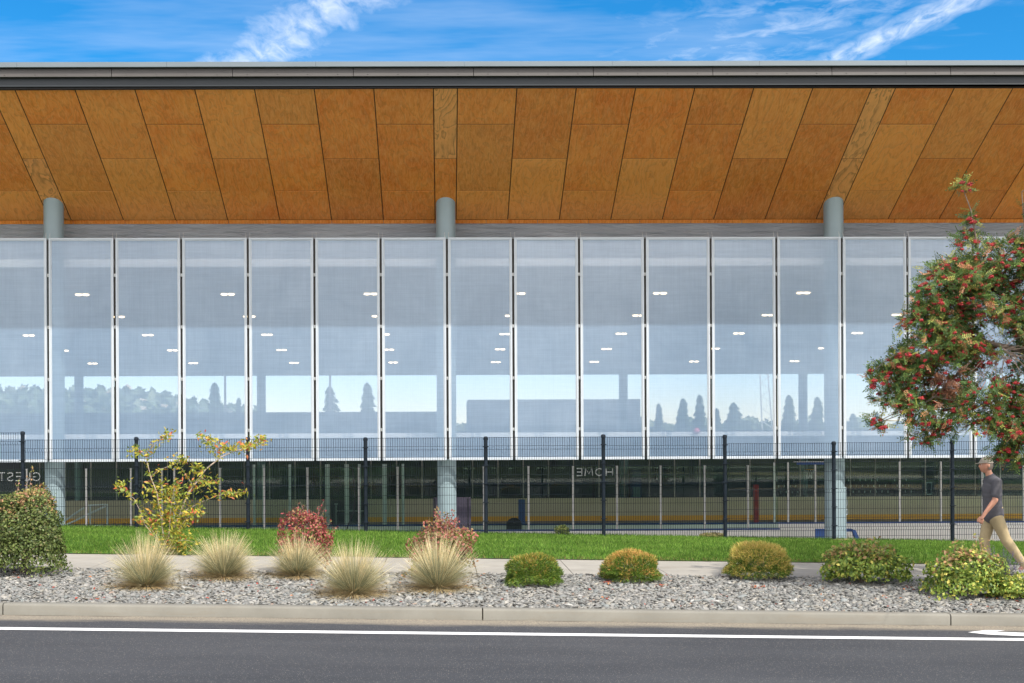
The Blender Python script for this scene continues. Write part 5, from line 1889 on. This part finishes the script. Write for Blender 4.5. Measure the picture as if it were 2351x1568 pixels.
def woods():
    rng = np.random.default_rng(301)
    Y0 = 170
    n = 16000
    px = rng.uniform(-60, 600, n)
    topy = np.interp(px, [-60, 0, 120, 200, 300, 380, 440, 500, 560, 600], [901, 899, 896, 902, 899, 911, 925, 936, 942, 950])
    topy = topy + 6 * np.sin(px * 0.21) + 4 * np.sin(px * 0.53 + 1) + 3 * np.sin(px * 1.3)
    f_ = rng.random(n) ** 0.8
    py = topy + f_ * (1000 - topy)
    Y = Y0 - f_ * 25 + rng.normal(0, 3, n)
    P_ = np.array([tuple(PY(a, b_, c_)) for a, b_, c_ in zip(px, py, Y)])
    V, Fc, cc = leafcloud(P_, rng.normal(0, 1, (n, 3)), rng.normal(0, 1, (n, 3)) + np.array([0, -0.5, 0.8]), 1.5, 1.1, pick(rng, [(0.08, 0.12, 0.07), (0.11, 0.15, 0.08), (0.07, 0.10, 0.06), (0.34, 0.30, 0.24)], n, [4, 4, 3, 0.5]), 0.2)
    o = npobj('far_woods', V, Fc, M['leaf'], None, cc)
    tag(o, 'dark wooded ridge seen through the leftmost screens', 'woods', kind='stuff')
    mb = MB()
    xs_ = [-60, 0, 200, 380, 500, 600, 640]; tops = [900, 897, 900, 912, 940, 955, 985]
    vs = [tuple(PY(a, b_ + 8, 175)) for a, b_ in zip(xs_, tops)]
    m_ = len(vs)
    vs2 = [(p[0], 140, RINK_Z) for p in vs]
    mb.add(vs + vs2, [(i, i + 1, m_ + i + 1, m_ + i) for i in range(m_ - 1)])
    structure(mb.build('wooded_hill', M['rough_ground']))
woods()
def scrub():
    rng = np.random.default_rng(303)
    n = 9000
    px = rng.uniform(560, 2300, n)
    topy = 972 + 9 * np.sin(px * 0.05) + 5 * np.sin(px * 0.13 + 1) + 3 * np.sin(px * 0.4)
    py = topy + rng.random(n) ** 0.8 * (1010 - topy)
    P_ = np.array([tuple(PY(a, b_, 125 + rng.normal(0, 3))) for a, b_ in zip(px, py)])
    V, Fc, cc = leafcloud(P_, rng.normal(0, 1, (n, 3)), rng.normal(0, 1, (n, 3)) + np.array([0, -0.5, 0.8]), 1.0, 0.8, pick(rng, [(0.11, 0.14, 0.08), (0.14, 0.17, 0.10)], n), 0.2)
    o = npobj('far_scrub', V, Fc, M['leaf'], None, cc)
    tag(o, 'low far-off band of scrub along the horizon seen through the right screens', 'scrub', kind='stuff')
scrub()


# ------------------------------------------------------------------ the walking man
def skin(verts, edges, radii, root=0, sub=2):
    """tapered elliptical limbs with rounded joints, fused later into one surface by the voxel remesh"""
    iv, if_ = ico(2)
    V, Fc = [], []
    R = [r if isinstance(r, tuple) else (r, r) for r in radii]
    def blob(c, rx, ry):
        b0 = len(V)
        rz = min(rx, ry)
        V.extend([(c[0] + p[0] * rx, c[1] + p[1] * ry, c[2] + p[2] * rz) for p in iv])
        Fc.extend([tuple(int(i) + b0 for i in q) for q in if_])
    for a, b_ in edges:
        A_, B_ = Vector(verts[a]), Vector(verts[b_])
        n = max(2, int((B_ - A_).length / (0.4 * min(R[a] + R[b_]))))
        for i in range(n + 1):
            f = i / n
            fs_ = f * f * (3 - 2 * f) if len(edges) > 3 else f
            blob(A_.lerp(B_, f), R[a][0] + (R[b_][0] - R[a][0]) * fs_, R[a][1] + (R[b_][1] - R[a][1]) * fs_)
    me = bpy.data.meshes.new('tmp')
    me.from_pydata(V, [], Fc)
    return me


def merge_remesh(name, meshes, mat, parent, voxel, smooth_it=6, loc=(0, 0, 0)):
    bm_v, bm_f, b0 = [], [], 0
    for m_ in meshes:
        bm_v += [tuple(v.co) for v in m_.vertices]
        bm_f += [tuple(i + b0 for i in p.vertices) for p in m_.polygons]
        b0 = len(bm_v)
    me = bpy.data.meshes.new(name)
    me.from_pydata(bm_v, [], bm_f)
    me.update()
    o = bpy.data.objects.new(name, me)
    COL.objects.link(o)
    r = o.modifiers.new('remesh', 'REMESH'); r.mode = 'VOXEL'; r.voxel_size = voxel
    if smooth_it:
        sm = o.modifiers.new('smooth', 'SMOOTH'); sm.iterations = smooth_it; sm.factor = 0.5
    dg = bpy.context.evaluated_depsgraph_get()
    m2 = bpy.data.meshes.new_from_object(o.evaluated_get(dg))
    bpy.data.objects.remove(o)
    m2.name = name
    o2 = finish(name, m2, mat, parent, True)
    return o2


M['skin'] = mat_plain('sunburnt_skin', (0.52, 0.26, 0.18), 0.55, 0, 0.08, 8)
M['shirt'] = mat_plain('charcoal_cotton', (0.085, 0.085, 0.10), 0.9, 0, 0.12, 9, 0.3)
M['khaki'] = mat_plain('khaki_cotton', (0.36, 0.29, 0.17), 0.9, 0, 0.10, 9, 0.3)
M['cap'] = mat_plain('beige_cap_cloth', (0.30, 0.27, 0.225), 0.9, 0, 0.10, 14)
M['shoe'] = mat_plain('grey_shoe', (0.35, 0.34, 0.32), 0.7)
M['hair'] = mat_plain('greying_hair', (0.18, 0.15, 0.13), 0.9, 0, 0.3, 60)


def man():
    g0 = PY(2281, 1320, 20.2)
    gx_, gy_ = g0.x, 20.2
    gz_ = gz(gx_, gy_)
    top = PY(2262, 1047, gy_).z
    Hm = top - gz_ - 0.005
    t = thing('person', 'man in charcoal T-shirt, khaki trousers and beige cap striding left on the pavement', 'person', (gx_, gy_, gz_))
    S = Hm / 1.80
    # local frame: x forward = walking direction (picture left), y = his left side away... mapped below
    def L(x, y, z):
        return (-x * S, y * S, z * S)      # forward is -X world; y<0 is nearer the camera (his left side)
    def build(vd, ed, root=0, sub=2):
        names = list(vd)
        idx = {n: i for i, n in enumerate(names)}
        return skin([L(*vd[n][0]) for n in names], [(idx[a], idx[b_]) for a, b_ in ed], [tuple(q * S for q in vd[n][1]) if isinstance(vd[n][1], tuple) else vd[n][1] * S for n in names], root, sub)
    # near = camera side (y negative)
    hipF, hipN = (0.0, 0.09, 0.93), (0.0, -0.09, 0.93)
    body = {
        'pelvis': ((0.0, 0, 0.97), (0.11, 0.14)), 'waist': ((0.01, 0, 1.09), (0.11, 0.145)), 'chest': ((0.02, 0, 1.28), (0.125, 0.175)),
        'upper': ((0.02, 0, 1.41), (0.09, 0.15)), 'neck': ((0.05, 0, 1.50), 0.056), 'neck2': ((0.075, 0, 1.57), 0.052),
        # near arm swings forward
        'sN': ((0.02, -0.185, 1.41), 0.058), 'eN': ((0.075, -0.235, 1.14), 0.044), 'wN': ((0.235, -0.225, 0.93), 0.029), 'pN': ((0.275, -0.22, 0.865), (0.022, 0.038)),
        'sF': ((0.0, 0.185, 1.41), 0.058), 'eF': ((-0.13, 0.235, 1.15), 0.044), 'wF': ((-0.16, 0.235, 0.90), 0.029), 'pF': ((-0.155, 0.23, 0.825), (0.022, 0.038)),
        'hN': (hipN, 0.080), 'kN': ((-0.15, -0.10, 0.53), 0.058), 'aN': ((-0.42, -0.10, 0.17), 0.038), 'fN': ((-0.36, -0.10, 0.05), 0.035),
        'hF': (hipF, 0.080), 'kF': ((0.10, 0.10, 0.51), 0.058), 'aF': ((0.04, 0.10, 0.10), 0.038), 'fF': ((0.19, 0.10, 0.04), 0.035),
    }
    ed = [('pelvis', 'waist'), ('waist', 'chest'), ('chest', 'upper'), ('upper', 'neck'), ('neck', 'neck2'), ('upper', 'sN'), ('sN', 'eN'), ('eN', 'wN'), ('wN', 'pN'),
          ('upper', 'sF'), ('sF', 'eF'), ('eF', 'wF'), ('wF', 'pF'), ('pelvis', 'hN'), ('hN', 'kN'), ('kN', 'aN'), ('aN', 'fN'), ('pelvis', 'hF'), ('hF', 'kF'), ('kF', 'aF'), ('aF', 'fF')]
    meshes = [build(body, ed)]
    # fingers and thumbs
    for (p, fwd, yy) in (((0.275, -0.22, 0.865), (0.28, 0.0, -0.96), 1), ((-0.155, 0.23, 0.825), (0.12, 0.0, -0.99), -1)):
        for k_, (off, ln) in enumerate(((-0.028, 0.058), (-0.010, 0.068), (0.010, 0.064), (0.028, 0.050))):
            # palm faces the thigh, so fingers are spread front to back
            b0 = (p[0] + off * 0.95, p[1], p[2] - 0.02)
            m1 = (b0[0] + fwd[0] * ln * 0.55 , b0[1] + 0.004 * yy, b0[2] + fwd[2] * ln * 0.55)
            m2 = (m1[0] - 0.012, m1[1] + 0.022 * yy, m1[2] - ln * 0.35)
            meshes.append(build({'a': (b0, 0.0105), 'b': (m1, 0.0095), 'c': (m2, 0.0078)}, [('a', 'b'), ('b', 'c')], 0, 1))
        meshes.append(build({'a': ((p[0] + 0.025, p[1], p[2] + 0.02), 0.012), 'b': ((p[0] + 0.052, p[1] + 0.01 * yy, p[2] - 0.012), 0.011), 'c': ((p[0] + 0.056, p[1] + 0.018 * yy, p[2] - 0.045), 0.009)}, [('a', 'b'), ('b', 'c')], 0, 1))
    # head: deformed ball with brow, nose, lips, chin, ears
    v, f_ = ico(4)
    hx, hz = 0.105, 1.665
    P_ = v.copy()
    front = np.clip(P_[:, 0], 0, 1); low = np.clip(-P_[:, 2], 0, 1)
    P_ = P_ * np.array([0.098, 0.077, 0.118])
    P_[:, 0] += 0.012 * low * (v[:, 0] > 0)
    P_[:, 1] *= 1 - 0.28 * low
    def g_(cy, cz, sy, sz, am):
        return am * np.exp(-((P_[:, 1] - cy) / sy) ** 2 - ((P_[:, 2] - cz) / sz) ** 2) * (v[:, 0] > 0.2)
    P_[:, 0] += g_(0, -0.020, 0.011, 0.020, 0.020) + g_(0, 0.005, 0.009, 0.020, 0.010) + g_(0, 0.028, 0.04, 0.010, 0.006)
    P_[:, 0] += g_(0, -0.058, 0.022, 0.006, 0.006) + g_(0, -0.070, 0.020, 0.005, 0.005) + g_(0, -0.098, 0.02, 0.014, 0.012)
    P_[:, 0] -= g_(0.030, 0.008, 0.012, 0.009, 0.008) + g_(-0.030, 0.008, 0.012, 0.009, 0.008)
    hm = bpy.data.meshes.new('h')
    hm.from_pydata([L(hx + p[0], p[1], hz + p[2]) for p in P_], [], [tuple(q[::-1]) for q in f_])
    meshes.append(hm)
    for s_ in (-1, 1):
        em = bpy.data.meshes.new('e'); ev, ef = ico(2)
        em.from_pydata([L(hx - 0.008 + p[0] * 0.017, s_ * 0.076 + p[1] * 0.010, hz - 0.005 + p[2] * 0.031) for p in ev], [], [tuple(q[::-1]) for q in ef])
        meshes.append(em)
    merge_remesh('body', meshes, M['skin'], t, 0.0065, 2)
    # eyes
    for s_ in (-1, 1):
        c_ = L(hx + 0.078, s_ * 0.030, hz + 0.008)
        mb = MB(); mb.ball((c_[0] + gx_, c_[1] + gy_, c_[2] + gz_), 0.010, 2)
        mb.build('eye', M['white_paint'], t, smooth=True)
    # shirt with sleeves
    sh = {
        'hem': ((0.0, 0, 0.91), (0.150, 0.185)), 'waist': ((0.01, 0, 1.09), (0.135, 0.165)), 'chest': ((0.02, 0, 1.28), (0.142, 0.190)),
        'upper': ((0.02, 0, 1.415), (0.100, 0.165)), 'col': ((0.04, 0, 1.485), 0.070),
        'sN': ((0.02, -0.188, 1.41), 0.074), 'slN': ((0.055, -0.222, 1.22), 0.070),
        'sF': ((0.0, 0.188, 1.41), 0.074), 'slF': ((-0.09, 0.225, 1.23), 0.070)}
    m_ = build(sh, [('hem', 'waist'), ('waist', 'chest'), ('chest', 'upper'), ('upper', 'col'), ('upper', 'sN'), ('sN', 'slN'), ('upper', 'sF'), ('sF', 'slF')], 1)
    merge_remesh('t_shirt', [m_], M['shirt'], t, 0.009, 3)
    pn = {'w': ((0.0, 0, 1.0), (0.138, 0.170)), 'p': ((0.0, 0, 0.90), (0.140, 0.175)),
          'hN': ((-0.01, -0.09, 0.86), 0.105), 'kN': ((-0.15, -0.10, 0.53), 0.080), 'aN': ((-0.40, -0.10, 0.19), 0.062), 'cN': ((-0.445, -0.10, 0.12), 0.058),
          'hF': ((0.01, 0.09, 0.86), 0.105), 'kF': ((0.10, 0.10, 0.51), 0.080), 'aF': ((0.045, 0.10, 0.16), 0.062), 'cF': ((0.04, 0.10, 0.08), 0.060)}
    m_ = build(pn, [('w', 'p'), ('p', 'hN'), ('hN', 'kN'), ('kN', 'aN'), ('aN', 'cN'), ('p', 'hF'), ('hF', 'kF'), ('kF', 'aF'), ('aF', 'cF')], 1)
    merge_remesh('trousers', [m_], M['khaki'], t, 0.009, 3)
    for (a, b_, c_) in (((-0.455, -0.10, 0.09), (-0.40, -0.10, 0.045), (-0.27, -0.10, 0.035)), ((0.02, 0.10, 0.055), (0.12, 0.10, 0.05), (0.24, 0.10, 0.055))):
        m_ = build({'a': (a, (0.048, 0.05)), 'b': (b_, (0.045, 0.052)), 'c': (c_, (0.035, 0.045))}, [('a', 'b'), ('b', 'c')], 1)
        me_o = merge_remesh('shoe', [m_], M['shoe'], t, 0.008, 2)
    # hair at the nape and the cap
    hv, hf = ico(3)
    sel = [i for i, p in enumerate(hv) if p[0] < 0.15 and p[2] > -0.62]
    ss = set(sel)
    mb = MB(); mb.add([(gx_ + L(hx + p[0] * 0.101 - 0.003, p[1] * 0.080, hz + p[2] * 0.117)[0], gy_ + p[1] * 0.080 * S, gz_ + (hz + p[2] * 0.117) * S) for p in hv],
                      [tuple(q[::-1]) for q in hf if all(i in ss for i in q)])
    mb.build('hair', M['hair'], t, smooth=True)
    mb = MB()
    mb.add([(gx_ - (hx + p[0] * 0.108 - 0.002) * S, gy_ + p[1] * 0.087 * S, gz_ + (hz + 0.012 + max(p[2], 0.18) * 0.123) * S) for p in hv],
           [tuple(q[::-1]) for q in hf if any(hv[i][2] > 0.18 for i in q)])
    # brim
    n = 14
    vs = []
    for rad_, zz_ in ((0.0, 0.0), (1.0, 0.0)):
        for i in range(n + 1):
            a = -pi / 2 + pi * i / n
            fx_ = hx + (0.085 + (0.085 if rad_ else 0.0)) * cos(a) * (1 if rad_ else 1)
            vs.append((gx_ - fx_ * S, gy_ + 0.078 * sin(a) * S * (0.92 if rad_ else 1.0), gz_ + (hz + 0.038 - (0.016 if rad_ else 0) * cos(a)) * S))
    vs2 = [(a, b_, c_ + 0.006) for a, b_, c_ in vs]
    m_ = n + 1
    fs = [(i, i + 1, m_ + i + 1, m_ + i) for i in range(n)] + [(2 * m_ + i, 3 * m_ + i, 3 * m_ + i + 1, 2 * m_ + i + 1) for i in range(n)]
    fs += [(m_ + i, m_ + i + 1, 3 * m_ + i + 1, 3 * m_ + i) for i in range(n)]
    mb.add(vs + vs2, fs)
    mb.build('cap', M['cap'], t, smooth=True)
man()
